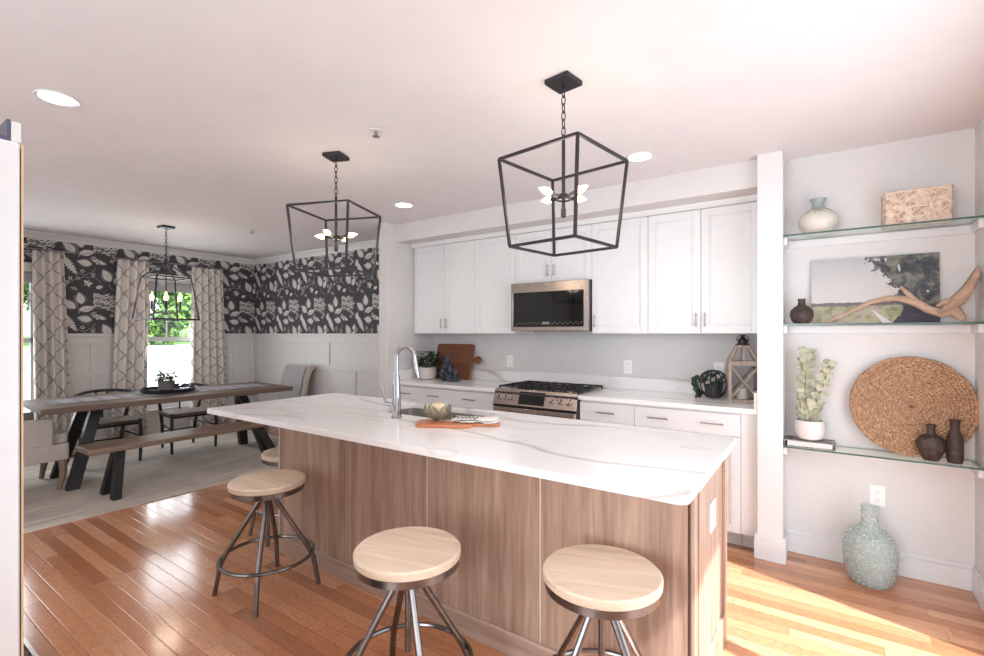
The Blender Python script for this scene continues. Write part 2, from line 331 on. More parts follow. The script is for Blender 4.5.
# ------------------------------------------------------------------ mesh helpers
class MB:
    def __init__(s): s.bm = bmesh.new(); s.mi = 0
    def _f(s, vs):
        try: f = s.bm.faces.new(vs); f.material_index = s.mi; f.smooth = True; return f
        except ValueError: return None
    def pts(s, P): return [s.bm.verts.new(p) for p in P]
    def box(s, x0, x1, y0, y1, z0, z1, rot=None):
        P = [(x, y, z) for z in (z0, z1) for y in (y0, y1) for x in (x0, x1)]
        if rot is not None: P = [rot @ Vector(p) for p in P]
        v = s.pts(P)
        for q in ((0, 2, 3, 1), (4, 5, 7, 6), (0, 1, 5, 4), (2, 6, 7, 3), (0, 4, 6, 2), (1, 3, 7, 5)): s._f([v[i] for i in q])
        return s
    def hexa(s, bot, top):
        v = s.pts(list(bot)+list(top))
        for q in ((3, 2, 1, 0), (4, 5, 6, 7), (0, 1, 5, 4), (1, 2, 6, 5), (2, 3, 7, 6), (3, 0, 4, 7)): s._f([v[i] for i in q])
        return s
    def beam(s, a, b, w, h=None, up=(0, 0, 1)):
        a, b = Vector(a), Vector(b); h = h or w; d = (b-a).normalized(); u = Vector(up)
        if abs(d.dot(u)) > .98: u = Vector((0, 1, 0))
        r = d.cross(u).normalized(); u = r.cross(d).normalized()
        q = lambda p: [p+r*sx*w/2+u*sy*h/2 for sx, sy in ((-1, -1), (1, -1), (1, 1), (-1, 1))]
        return s.hexa(q(a), q(b))
    def vtube(s, P, R, seg=10, closed=False, caps=True, jitter=0, flat=1):
        P = [Vector(p) for p in P]; n = len(P)
        if not hasattr(R, '__len__'): R = [R]*n
        rings = []; u = None
        for i, p in enumerate(P):
            if closed: d = P[(i+1) % n]-P[i-1]
            else: d = P[min(i+1, n-1)]-P[max(i-1, 0)]
            d.normalize()
            if u is None:
                u = Vector((0, 0, 1)) if abs(d.z) < .9 else Vector((1, 0, 0))
            u = (u-d*u.dot(d)).normalized(); r = d.cross(u)
            rg = []
            for k in range(seg):
                a = 2*pi*k/seg; off = r*cos(a)*R[i]+u*sin(a)*R[i]*flat
                if jitter: off *= 1+jitter*noise.noise((p+off)*28)
                rg.append(s.bm.verts.new(p+off))
            rings.append(rg)
        for i in range(n if closed else n-1):
            A, B = rings[i], rings[(i+1) % n]
            for k in range(seg): s._f((A[k], A[(k+1) % seg], B[(k+1) % seg], B[k]))
        if caps and not closed: s._f(rings[0][::-1]); s._f(rings[-1])
        return s
    def cyl(s, a, b, r, r2=None, seg=16): return s.vtube([a, b], [r, r if r2 is None else r2], seg)
    def lathe(s, prof, c=(0, 0, 0), seg=32, rib=None):
        rings = []
        for r, z in prof:
            if r < 1e-5: rings.append([s.bm.verts.new((c[0], c[1], c[2]+z))]); continue
            rg = []
            for k in range(seg):
                a = 2*pi*k/seg; q = r*(1+(rib[1]*abs(cos(rib[0]*a/2)) if rib else 0))
                rg.append(s.bm.verts.new((c[0]+q*cos(a), c[1]+q*sin(a), c[2]+z)))
            rings.append(rg)
        for A, B in zip(rings, rings[1:]):
            if len(A) == 1 and len(B) == 1: continue
            for k in range(seg):
                k2 = (k+1) % seg
                if len(A) == 1: s._f((A[0], B[k2], B[k]))
                elif len(B) == 1: s._f((A[k], A[k2], B[0]))
                else: s._f((A[k], A[k2], B[k2], B[k]))
        return s
    def poly(s, outer, z0, z1, holes=(), plane='z'):
        loops = [outer]+list(holes)
        def mk(x, y, z): return {'z': (x, y, z), 'y': (x, z, y), 'x': (z, x, y)}[plane]
        tri = tessellate_polygon([[Vector((x, y, 0)) for x, y in L] for L in loops])
        flat = [p for L in loops for p in L]
        lo = s.pts([mk(x, y, z0) for x, y in flat]); hi = s.pts([mk(x, y, z1) for x, y in flat])
        for t in tri: s._f([hi[i] for i in t]); s._f([lo[i] for i in reversed(t)])
        b = 0
        for L in loops:
            n = len(L)
            for i in range(n): s._f((lo[b+i], lo[b+(i+1) % n], hi[b+(i+1) % n], hi[b+i]))
            b += n
        return s
    def flatpoly(s, P): s._f(s.pts(P)); return s
    def leaf(s, base, d, up, L, w, bend=.15, n=4):
        d = Vector(d).normalized(); up = Vector(up); r = d.cross(up)
        if r.length < .01: r = d.cross(Vector((1, 0, .1)))
        r.normalize(); u = r.cross(d); prev = None; base = Vector(base)
        for i in range(n+1):
            t = i/n; wd = w*sin(pi*min(1, t*.92+.04))**.8/2; c = base+d*L*t-u*bend*L*t*t
            cur = [s.bm.verts.new(c-r*wd+u*wd*.25), s.bm.verts.new(c), s.bm.verts.new(c+r*wd+u*wd*.25)]
            if prev: s._f((prev[0], prev[1], cur[1], cur[0])); s._f((prev[1], prev[2], cur[2], cur[1]))
            prev = cur
        return s
    def build(s, name, mats, parent=None, bevel=0, angle=35, loc=None, solid=0, sub=0, seg=2):
        bm = s.bm
        bmesh.ops.recalc_face_normals(bm, faces=bm.faces[:]) if not solid else None
        me = bpy.data.meshes.new(name); bm.to_mesh(me); bm.free()
        for m in (mats if isinstance(mats, (list, tuple)) else [mats]): me.materials.append(M[m] if isinstance(m, str) else m)
        me.set_sharp_from_angle(angle=radians(angle))
        o = bpy.data.objects.new(name, me); COL.objects.link(o)
        if parent: o.parent = parent
        if loc: o.location = loc
        if solid: md = o.modifiers.new('solid', 'SOLIDIFY'); md.thickness = solid; md.offset = 0
        if bevel:
            md = o.modifiers.new('bevel', 'BEVEL'); md.width = bevel; md.segments = seg; md.limit_method = 'ANGLE'; md.angle_limit = radians(40)
        if sub: md = o.modifiers.new('sub', 'SUBSURF'); md.levels = md.render_levels = sub
        return o
def thing(name, label, cat, loc=(0, 0, 0), rz=0, group=None):
    o = bpy.data.objects.new(name, None); COL.objects.link(o); o.empty_display_size = .1
    o.location = loc; o.rotation_euler = (0, 0, rz); return tag(o, label, cat, group)
def tag(o, label, cat, group=None):
    o['label'] = label; o['category'] = cat
    if group: o['group'] = group
    return o
def struct(o): o['kind'] = 'structure'; return o
def dup(root, loc, rz=None, label=None, group=None):
    r = root.copy(); COL.objects.link(r); r.location = loc
    if rz is not None: r.rotation_euler = (0, 0, rz)
    if label: r['label'] = label
    if group: r['group'] = group
    def rec(src, dst):
        for ch in [c for c in bpy.data.objects if c.parent == src]:
            c = ch.copy(); COL.objects.link(c); c.parent = dst; rec(ch, c)
    rec(root, r); return r
def arc(cx, cy, r, a0, a1, n): return [(cx+r*cos(a0+(a1-a0)*i/n), cy+r*sin(a0+(a1-a0)*i/n)) for i in range(n+1)]
def rrect(x0, x1, y0, y1, r, n=5):
    return arc(x1-r, y1-r, r, 0, pi/2, n)+arc(x0+r, y1-r, r, pi/2, pi, n)+arc(x0+r, y0+r, r, pi, 1.5*pi, n)+arc(x1-r, y0+r, r, 1.5*pi, 2*pi, n)

# ------------------------------------------------------------------ the setting
CE = 2.50; XW = -7.09; XR = .674; YK = 4.03; YD = 3.95; YN = 3.61; YB = -2.5; XL = -3.57
struct(MB().box(XW-.15, XR+.15, YB-.15, 4.2, -.06, 0).build('floor', 'floor'))
struct(MB().box(XW-.15, XR+.15, YB-.15, 4.2, CE, CE+.12).build('ceiling', 'ceil'))
# kitchen back wall, niche back wall, column, stub
struct(MB().box(-3.695, -.337, YK, 4.2, 0, CE).build('wall_back', 'wall'))
struct(MB().box(-.337, XR+.15, YN, 4.2, 0, CE).build('wall_niche', 'wall'))
struct(MB().box(-.337, -.20, 3.385, YN+.01, 0, CE).build('wall_column', 'trim', bevel=.003))
struct(MB().box(-3.695, XL, 3.345, YK, 0, CE).build('wall_stub', 'wall', bevel=.003))
struct(MB().box(XL+.001, -.338, 3.47, YK-.001, 2.322, CE-.001).build('wall_soffit', 'wall'))
# right wall with the patio door opening (y .9..2.9, z 0..2.03)
b = MB().box(XR, XR+.15, 2.90, YN, 0, CE).box(XR, XR+.15, YB, .9, 0, CE).box(XR, XR+.15, .9, 2.90, 2.02, CE)
struct(b.build('wall_right', 'wall'))
t = struct(MB().box(XR+.04, XR+.10, .90, .96, 0, 2.02).box(XR+.04, XR+.10, 2.86, 2.90, 0, 2.02).box(XR+.04, XR+.10, .9, 2.9, 1.98, 2.02).box(XR+.04, XR+.10, 1.99, 2.06, 0, 2.02).box(XR+.04, XR+.10, .9, 2.9, 0, .03).build('door_1', 'trim'))
# wall behind the camera, with two wide windows
b = MB()
b.box(-4.75, XR+.15, YB-.15, YB, 0, .55); b.box(-4.75, XR+.15, YB-.15, YB, 2.30, CE)
for x0, x1 in ((-4.75, -3.95), (-1.95, -1.8), (.2, XR+.15)): b.box(x0, x1, YB-.15, YB, .55, 2.30)
struct(b.build('wall_front', 'wall'))
for i, (x0, x1) in enumerate(((-3.95, -1.95), (-1.8, .2))):
    b = MB()
    for xa, xb, za, zb in ((x0, x0+.05, .55, 2.3), (x1-.05, x1, .55, 2.3), (x0, x1, .55, .61), (x0, x1, 2.24, 2.3), ((x0+x1)/2-.03, (x0+x1)/2+.03, .55, 2.3)): b.box(xa, xb, YB-.1, YB-.04, za, zb)
    struct(b.build('window_%d' % (i+3), 'trim'))
struct(MB().box(-4.75, -4.60, YB-.15, .25, 0, CE).build('wall_living', 'wall'))
struct(MB().box(XW-.15, -4.60, .10, .25, 0, CE).build('wall_dining_side', 'wall'))

# wallpapered dining walls ------------------------------------------------
def clip(P, lo, hi):
    for ax, lim, sg in ((0, lo[0], 1), (0, hi[0], -1), (1, lo[1], 1), (1, hi[1], -1)):
        out = []
        for i in range(len(P)):
            a, b2 = P[i-1], P[i]; da, db = sg*(a[ax]-lim), sg*(b2[ax]-lim)
            if (da >= 0) != (db >= 0):
                k = da/(da-db); out.append((a[0]+(b2[0]-a[0])*k, a[1]+(b2[1]-a[1])*k))
            if db >= 0: out.append(b2)
        P = out
        if len(P) < 3: return None
    return P
def motif():
    Q = []
    def tr(P, cx, cy, a): return [(cx+x*cos(a)-y*sin(a), cy+x*sin(a)+y*cos(a)) for x, y in P]
    def leaf(cx, cy, L, w, a, m=0):
        w *= 1.3; L *= 1.08; a = radians(a); up = [(L*(i/8-.5), w/2*sin(pi*(i/8)**.8)) for i in range(9)]
        Q.append((tr(up+[(x, -y) for x, y in up[-2:0:-1]], cx, cy, a), m))
    def halo(cx, cy, L, w, a):    # thin outline stroke around a leaf
        a = radians(a); g = .007
        for s in (1, -1):
            o = [(L*1.3*(i/8-.5), s*(w*.92*sin(pi*(i/8)**.8))) for i in range(9)]
            inn = [(x, y-s*g*sin(pi*i/8)) for i, (x, y) in enumerate(o)]
            Q.append((tr(o+inn[::-1], cx, cy, a), 1))
    def stem(P, w=.007, m=1):
        for (x0, y0), (x1, y1) in zip(P, P[1:]):
            d = math.hypot(x1-x0, y1-y0); nx, ny = -(y1-y0)/d*w/2, (x1-x0)/d*w/2
            Q.append(([(x0+nx, y0+ny), (x1+nx, y1+ny), (x1-nx, y1-ny), (x0-nx, y0-ny)], m))
    def frond(cx, cy, L, w, a, n=8):
        a = radians(a); P = []
        for i in range(n+1):
            x = L*(i/n-.5); y = w/2*sin(pi*min(1, (i+.6)/(n+1.0)))
            P += [(x, y), (x+L/n*.5, y*.55)]
        Q.append((tr(P+[(x, -y) for x, y in P[::-1]], cx, cy, a), 0))
    def ring(cx, cy, r):
        for k in range(6):
            a = k*pi/3; Q.append(([(cx+cos(a+q)*r*s, cy+sin(a+q)*r*s) for q, s in ((0, 1), (1.05, 1), (1.05, .55), (0, .55))], 0))
    def flower(cx, cy, r, n=5):
        for k in range(n): leaf(cx+r*.55*cos(k*2*pi/n), cy+r*.55*sin(k*2*pi/n), r, r*.5, k*360/n, k % 2)
    # x 0..0.56, y 0..0.64
    leaf(.19, .575, .13, .062, 100); halo(.19, .575, .13, .062, 100)
    leaf(.09, .50, .14, .06, 140); halo(.09, .50, .14, .06, 140)
    leaf(.255, .455, .15, .055, 15)
    frond(.09, .30, .25, .085, 122); leaf(.23, .335, .13, .055, 170); halo(.23, .335, .13, .055, 170)
    leaf(.44, .205, .15, .068, 118); halo(.44, .205, .15, .068, 118)
    leaf(.545, .16, .11, .05, 60); leaf(.55, .245, .08, .04, 70)
    leaf(.50, .60, .09, .04, 30, 1); leaf(.03, .39, .09, .045, 75, 0); leaf(.52, .50, .07, .035, 100, 1); leaf(.31, .40, .06, .03, 200, 1); leaf(.02, .22, .08, .035, 110, 1)
    for k in range(7):            # ragged coral shape
        y = .485+k*.023; w = .125-.012*abs(k-2)
        P = []
        for i in range(10):
            x = .33+w*2*i/9; P.append((x-.02, y+.015*(i % 2)+.012*sin(i*.9)))
        Q.append((P+[(x+.004, yy-.016) for x, yy in P[::-1]], 1 if k % 3 == 1 else 0))
    frond(.37, .355, .13, .06, 165, 5); flower(.26, .10, .045); flower(.36, .36, .035, 6)
    for x, y in ((.035, .13), (.075, .10), (.05, .06), (.10, .145), (.49, .38), (.53, .41), (.50, .44), (.21, .235), (.455, .46)): ring(x, y, .02)
    stem([(.02, .02), (.12, .12), (.22, .17), (.33, .17), (.38, .12)]); stem([(.17, .40), (.21, .43), (.33, .47), (.46, .46)])
    stem([(.15, .22), (.22, .19), (.30, .23), (.33, .28)]); stem([(.46, .10), (.48, .05), (.55, .02)]); stem([(.13, .60), (.16, .50), (.18, .40)])
    leaf(.31, .20, .06, .03, 60, 1); leaf(.17, .15, .05, .028, -40, 1); leaf(.37, .06, .07, .034, 20, 0); leaf(.13, .03, .07, .03, 160, 1)
    return Q
def paper(b, u0, u1, z0, z1, place, holes=(), ph=(0, 0)):
    Q = motif(); TW, TH = .575, .655
    i0, i1 = int((u0-ph[0])//TW), int((u1-ph[0])//TW); j0, j1 = int((z0-ph[1])//TH), int((z1-ph[1])//TH)
    for i in range(i0, i1+1):
        for j in range(j0-1, j1+2):
            for qi, (P, m) in enumerate(Q):
                P2 = [(x+ph[0]+i*TW, y+ph[1]+j*TH) for x, y in P]
                P2 = clip(P2, (u0, z0), (u1, z1))
                if not P2: continue
                cx = sum(p[0] for p in P2)/len(P2); cz = sum(p[1] for p in P2)/len(P2)
                if any(h[0] < cx < h[1] and h[2] < cz < h[3] for h in holes): continue
                b.mi = 1+m; b.flatpoly([place(u, z, .0012+qi*.00003) for u, z in P2])
WINS = ((.66, 1.50), (2.42, 3.16)); WZ0, WZ1 = .42, 2.06
b = MB(); b.mi = 3
ys = [.10, WINS[0][0], WINS[0][1], WINS[1][0], WINS[1][1], 4.2]
for y0, y1 in ((ys[0], ys[1]), (ys[2], ys[3]), (ys[4], ys[5])): b.box(XW-.15, XW, y0, y1, 0, 1.36)
for y0, y1 in WINS: b.box(XW-.15, XW, y0, y1, 0, WZ0)
b.mi = 0
for y0, y1 in ((ys[0], ys[1]), (ys[2], ys[3]), (ys[4], ys[5])): b.box(XW-.15, XW, y0, y1, 1.36, CE)
for y0, y1 in WINS: b.box(XW-.15, XW, y0, y1, WZ1, CE)
paper(b, .25, YD, 1.39, 2.43, lambda u, z, e: (XW+e, u, z), [(a, c, WZ0, WZ1) for a, c in WINS], ph=(1.68-.575*3, -.085))
struct(b.build('wall_left', ['charpaper', 'leafpaper', 'leafgrey', 'wains']))
b = MB(); b.mi = 3; b.box(XW, -3.696, YD, 4.2, 0, 1.36); b.mi = 0; b.box(XW, -3.696, YD, 4.2, 1.36, CE)
paper(b, XW, -3.696, 1.39, 2.43, lambda u, z, e: (u, YD-e, z), ph=(-7.09, -.085))
struct(b.build('wall_dining_back', ['charpaper', 'leafpaper', 'leafgrey', 'wains']))
# wainscot boards: cap, rails, stiles
b = MB(); X = XW
def seg(z0, z1, d):
    for y0, y1 in ((.25, WINS[0][0]-.09), (WINS[0][1]+.09, WINS[1][0]-.09), (WINS[1][1]+.09, YD-.02)): b.box(X, X+d, y0, y1, z0, z1)
seg(1.355, 1.39, .035); seg(1.27, 1.355, .014); seg(.89, .955, .014); seg(0, .14, .018)
for y in (.27, 1.56, 1.96, 2.30, 3.28, 3.62, 3.86): b.box(X, X+.0138, y, y+.065, .14, 1.27)
struct(b.build('trim_1', 'wains', bevel=.002))
b = MB(); Y = YD
for z0, z1, d in ((1.355, 1.39, .035), (1.27, 1.355, .014), (.915, .98, .014), (0, .14, .018)): b.box(XW+.02, -3.70, Y-d, Y, z0, z1)
for x in (-6.98, -5.35, -3.80): b.box(x, x+.06, Y-.0138, Y, .98, 1.27)
for x in (-6.98, -5.9, -4.83, -3.80): b.box(x, x+.06, Y-.0138, Y, .14, .915)
struct(b.build('trim_2', 'wains', bevel=.002))
# crown in the dining room
prof = [(0, 0), (.01, 0), (.016, .014), (.035, .038), (.052, .05), (.062, .06), (.062, .072), (0, .072)]
def crown(name, a, c, nrm):
    b = MB(); a, c, n = Vector(a), Vector(c), Vector(nrm)
    A = b.pts([a+n*p+Vector((0, 0, z)) for p, z in prof]); B = b.pts([c+n*p+Vector((0, 0, z)) for p, z in prof])
    for i in range(len(prof)): b._f((A[i], A[(i+1) % len(prof)], B[(i+1) % len(prof)], B[i]))
    b._f(A); b._f(B[::-1]); return struct(b.build(name, 'trim'))
crown('trim_3', (XW, .25, CE-.072), (XW, YD, CE-.072), (1, 0, 0))
crown('trim_4', (XW, YD, CE-.0721), (-3.696, YD, CE-.0721), (0, -1, 0))
# dining windows: sash, glass, casing
for i, (y0, y1) in enumerate(WINS):
    b = MB(); fx0, fx1 = XW-.09, XW-.04
    for ya, yb, za, zb in ((y0, y0+.045, WZ0, WZ1), (y1-.045, y1, WZ0, WZ1), (y0, y1, WZ0, WZ0+.06), (y0, y1, WZ1-.05, WZ1), (y0, y1, 1.29, 1.345)): b.box(fx0, fx1, ya, yb, za, zb)
    b.box(fx0+.01, fx0+.03, (y0+y1)/2-.008, (y0+y1)/2+.008, 1.345, WZ1-.05)
    w = struct(b.build('window_%d' % (i+1), 'trim', bevel=.003))
    struct(MB().box(XW-.068, XW-.062, y0+.04, y1-.04, WZ0+.05, WZ1-.04).build('pane', 'pane', w))
    b = MB()
    for ya, yb, za, zb in ((y0-.09, y0, WZ0-.1, WZ1+.1), (y1, y1+.09, WZ0-.1, WZ1+.1), (y0, y1, WZ1, WZ1+.1), (y0-.11, y1+.11, WZ0-.03, WZ0)): b.box(XW, XW+(.05 if zb == WZ0 else .02), ya, yb, za, zb)
    struct(b.build('window_casing', 'wains', w, bevel=.003))
    struct(MB().box(XW-.035, XW-.01, y0+.01, y1-.01, WZ1-.12, WZ1-.001).build('roller_shade', 'shade', w))
# baseboards
def base(name, x0, x1, y0, y1, nx, ny):
    b = MB(); b.box(x0, x1, y0, y1, 0, .115)
    e = .005; b.box(x0+(e if nx < 0 else 0), x1-(e if nx > 0 else 0), y0+(e if ny < 0 else 0), y1-(e if ny > 0 else 0), .115, .14)
    return struct(b.build(name, 'trim', bevel=.003))
base('baseboard_niche', -.20, XR, YN-.016, YN, 0, -1)
base('baseboard_right', XR-.016, XR, 2.97, YN-.016, -1, 0)
base('baseboard_left', -3.71, -3.695, 3.33, YD, -1, 0)
b = MB().box(-.353, -.184, 3.369, 3.40, 0, .125).box(-.349, -.188, 3.373, 3.40, .125, .15).box(-.20, -.184, 3.4, YN-.016, 0, .13)
struct(b.build('baseboard_column', 'trim', bevel=.003))
b = MB().box(-3.711, XL+.016, 3.329, 3.345, 0, .15); struct(b.build('baseboard_stub', 'trim', bevel=.003))
# shelf cleats in the niche are fixed to the wall
SH = (1.985, 1.447, .706)
b = MB()
for z in SH:
    b.box(-.2, XR, YN-.02, YN, z-.055, z-.008); b.box(-.2, -.18, 3.43, YN-.02, z-.055, z-.008); b.box(XR-.02, XR, 3.43, YN-.02, z-.055, z-.008)
struct(b.build('trim_5', 'trim', bevel=.002))

# ------------------------------------------------------------------ outdoors
b = MB(); v = b.pts([(-7.4, -12, -.25), (-7.4, 30, -.25), (-31, 34, .75), (-31, -14, .75), (-60, 60, 1.2), (-60, -30, 1.2)])
b._f((v[0], v[1], v[2], v[3])); b.mi = 1; b._f((v[3], v[2], v[4], v[5]))
o = struct(b.build('ground', ['drive', 'lawn']))
def tree(x, y, z, h, r, seed, label):
    rnd = random.Random(seed)
    t = thing('leafy_tree', label, 'tree', (x, y, z), 0, 'trees outside the dining windows')
    MB().vtube([(0, 0, 0), (.1, .05, h*.3), (0, 0, h*.7)], [.22, .17, .06], 8).build('trunk', 'bark', t)
    b = MB(); blobs = [(rnd.uniform(-.5, .5)*r, rnd.uniform(-.5, .5)*r, h*rnd.uniform(.12, .85), r*rnd.uniform(.45, .7)) for _ in range(9)]
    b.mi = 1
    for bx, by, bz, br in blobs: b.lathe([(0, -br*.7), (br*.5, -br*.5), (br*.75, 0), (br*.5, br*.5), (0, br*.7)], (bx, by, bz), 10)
    b.mi = 0
    for bx, by, bz, br in blobs:
        for _ in range(330):
            d = Vector((rnd.gauss(0, 1), rnd.gauss(0, 1), rnd.gauss(0, 1))).normalized(); c = Vector((bx, by, bz))+d*br*rnd.uniform(.7, 1.05)
            c.z = max(c.z, .05)
            a = Vector((rnd.gauss(0, 1), rnd.gauss(0, 1), rnd.gauss(0, 1))).normalized(); q = a.cross(d).normalized(); s = rnd.uniform(.1, .2)
            b.flatpoly([c-a*s, c+q*s*.5, c+a*s, c-q*s*.5])
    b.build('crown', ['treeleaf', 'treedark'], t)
for i, (x, y, h, r, lab) in enumerate(((-33, 5.4, 7, 2.2, 'green tree seen in the sliver of window at far left'), (-27, 7.7, 6, 1.9, 'green tree outside between the two dining windows'),
        (-31, 11.0, 7.5, 2.0, 'bright green tree in the left half of the window behind the dining table'), (-36.5, 14.6, 8, 2.3, 'bright green tree in the right half of the window behind the dining table'), (-36, 19.6, 8, 2.3, 'green tree outside, behind the right curtain'))):
    tree(x, y, .75, h, r, i+3, lab)

# ------------------------------------------------------------------ island
t = thing('kitchen_island', 'long kitchen island with grey-brown wood panels under a white stone top', 'kitchen island', (-1.61, 2.1, 0))
def L(x, y): return x+1.61, y-2.1
b = MB()     # carcass: hollow so the sink can hang in it
x0, x1, y0, y1 = -2.855, -.385, 1.775, 2.42
for xa, xb, ya, yb in ((x0, x1, y0+.001, y0+.03), (x0, x1, y1-.03, y1), (x0, x0+.03, y0+.03, y1-.03), (x1-.03, x1, y0+.03, y1-.03)): b.box(xa+1.61, xb+1.61, ya-2.1, yb-2.1, .0, .883)
b.box(x0+1.61, x1+1.61, y0-2.09, y1-2.11, .02, .1)
b.build('body', 'veneer', t)
xs = [-2.85, -2.23, -1.602, -.971, -.385]
for i in range(4):
    o = MB().box(xs[i]+1.61+(.002 if i else 0), xs[i+1]+1.61-.002, 1.76-2.1, 1.774-2.1, .0, .883).build('front_panel', 'veneer', t, bevel=.001)
    if i < 3:
        MB().box(xs[i+1]+1.61-.0019, xs[i+1]+1.61+.0019, 1.7615-2.1, 1.7739-2.1, 0, .883).build('seam_strip', 'plastic', t) if i else None
MB().box(-2.868+1.61, -2.8555+1.61, 1.752-2.1, 2.43-2.1, 0, .883).build('end_panel', ['linen'], t, bevel=.001)
b = MB().box(-.384+1.61, -.376+1.61, 1.775-2.1, 2.42-2.1, 0, .883)
b.box(-.376+1.61, -.362+1.61, 1.755-2.1, 1.80-2.1, 0, .883).box(-.376+1.61, -.362+1.61, 1.83-2.1, 1.885-2.1, .0, .883)
b.box(-.376+1.61, -.362+1.61, 2.375-2.1, 2.42-2.1, 0, .883).box(-.376+1.61, -.3625+1.61, 1.885-2.1, 2.375-2.1, .84, .883).box(-.376+1.61, -.3625+1.61, 1.885-2.1, 2.375-2.1, 0, .13)
b.build('end_panel', 'veneer', t, bevel=.002)
MB().box(-2.87+1.61, -.36+1.61, 1.744-2.1, 1.7595-2.1, 0, .10).build('base_board', 'veneerx', t, bevel=.003)
for i in range(4):
    xa = -2.83+i*.61; MB().box(xa+1.61, xa+.6+1.61, 2.4205-2.1, 2.44-2.1, .11, .87).build('door', 'cab', t, bevel=.002)
o = thing('island_countertop', 'white quartz island top with grey veins and rounded corner near camera', 'countertop', (-1.77, 1.95, .884))
outer = [(x-(-1.77), y-1.95) for x, y in rrect(-3.235, -.325, 1.475, 2.455, .035)]
hole = [(x-(-1.77), y-1.95) for x, y in rrect(-2.31, -1.60, 2.03, 2.39, .04)][::-1]
MB().poly(outer, 0, .03, [hole]).build('stone_slab', 'quartz', o, bevel=.003)
s = thing('kitchen_sink', 'stainless undermount sink set in the island top', 'sink', (-1.955, 2.21, .70))
b = MB(); v = 1.955, -2.21
ro = [(x+1.955, y-2.21) for x, y in rrect(-2.315, -1.595, 2.025, 2.395, .05)]; ri = [(x+1.955, y-2.21) for x, y in rrect(-2.308, -1.602, 2.032, 2.388, .045)]
b.poly(ro, 0, .183, [ri[::-1]]); b.poly(ri, 0, .004)
b.build('basin', 'sinksteel', s); MB().lathe([(0, .006), (.035, .006), (.04, .004), (.04, .001)], (0, 0, .003), 20).build('drain', 'chrome', s)
# faucet
f = thing('kitchen_faucet', 'tall chrome gooseneck faucet standing at the island sink', 'faucet', (-1.972, 1.915, .9145))
MB().lathe([(0, 0), (.030, 0), (.030, .008), (.026, .012), (.0245, .10), (.018, .22), (.0165, .24)], seg=24).build('base', 'chrome', f)
P = [(0, 0, .23), (0, 0, .345)]+[(.050-.050*cos(a), .02-.02*cos(a), .345+.055*sin(a)) for a in [pi*i/12 for i in range(1, 12)]]+[(.102, .041, .32)]
MB().vtube(P, .0125, 14).build('spout', 'chrome', f)
MB().vtube([(.101, .040, .335), (.107, .042, .29), (.116, .045, .235), (.118, .046, .225)], [.013, .015, .018, .015], 16).build('spray_head', 'chrome', f)
MB().cyl((0, 0, .075), (-.075, -.02, .078), .014, .012).cyl((-.068, -.018, .08), (-.092, -.03, .19), .007, .005).build('lever_handle', 'chrome', f)
# cutting board, bowl, towel
c = tag(None or thing('cutting_board', 'orange-brown paddle cutting board lying on the island top', 'cutting board', (-1.59, 1.93, .9145), radians(27)), 'orange-brown paddle cutting board lying on the island top', 'cutting board')
MB().poly(rrect(-.18, .12, -.085, .075, .05), 0, .016).build('blade', 'acacia', c, bevel=.004)
MB().poly(rrect(.10, .255, -.02, .03, .024), .0005, .0155).build('handle', 'acacia', c, bevel=.004)
d = thing('glass_lotus_bowl', 'small petal-shaped glass bowl filled with cream wax, on the orange board', 'bowl', (-1.672, 1.92, .931))
b = MB()
for ring, (n, r0, r1, z0, z1, w) in enumerate(((8, .018, .052, .005, .055, .036), (8, .022, .07, .008, .085, .05))):
    for k in range(n):
        a = 2*pi*(k+ring*.5)/n; dr = Vector((cos(a), sin(a), 0)); tg = Vector((-sin(a), cos(a), 0)); prev = None
        for i in range(6):
            q = i/5; c0 = dr*(r0+(r1-r0)*sin(q*pi/2)**.8)+Vector((0, 0, z0+(z1-z0)*q**1.2)); ww = w*(.35+.9*q)*(1-q**4*.95)/2*1.3
            cur = b.pts([c0-tg*ww+dr*ww*.1, c0-dr*.004, c0+tg*ww+dr*ww*.1])
            if prev: b._f((prev[0], prev[1], cur[1], cur[0])); b._f((prev[1], prev[2], cur[2], cur[1]))
            prev = cur
b.build('petals', 'petalglass', d, solid=.002)
MB().lathe([(0, 0), (.026, 0), (.03, .005), (.018, .010), (0, .010)]).build('foot', 'glass', d)
MB().lathe([(0, .012), (.018, .014), (.034, .045), (.040, .070), (.036, .088), (.02, .094), (0, .094)]).build('wax_filling', 'sand', d)
tw = thing('kitchen_towel', 'folded white towel with dark stripes draped over the cutting board', 'towel', (-1.485, 2.0, .9315), radians(20))
def cloth(b, x0, x1, y0, y1, z, n=14, m=10, amp=.006, sd=0):
    g = [[b.bm.verts.new((x0+(x1-x0)*i/n, y0+(y1-y0)*j/m+.008*sin(i*.9+sd), z+amp*(1+noise.noise(Vector((i*.4+sd, j*.4, sd)))))) for j in range(m+1)] for i in range(n+1)]
    for i in range(n):
        for j in range(m): b._f((g[i][j], g[i+1][j], g[i+1][j+1], g[i][j+1]))
b = MB(); cloth(b, -.12, .12, -.05, .05, .002); cloth(b, -.115, .115, -.045, .045, .012, sd=2); b.build('cloth_fold', 'towelw', tw, solid=.004)
b = MB()
for k in range(6): cloth(b, -.108+k*.022, -.102+k*.022, -.045, .03, .0163, 1, 8, sd=2)
b.build('stripe_band', 'towelk', tw, solid=.002)
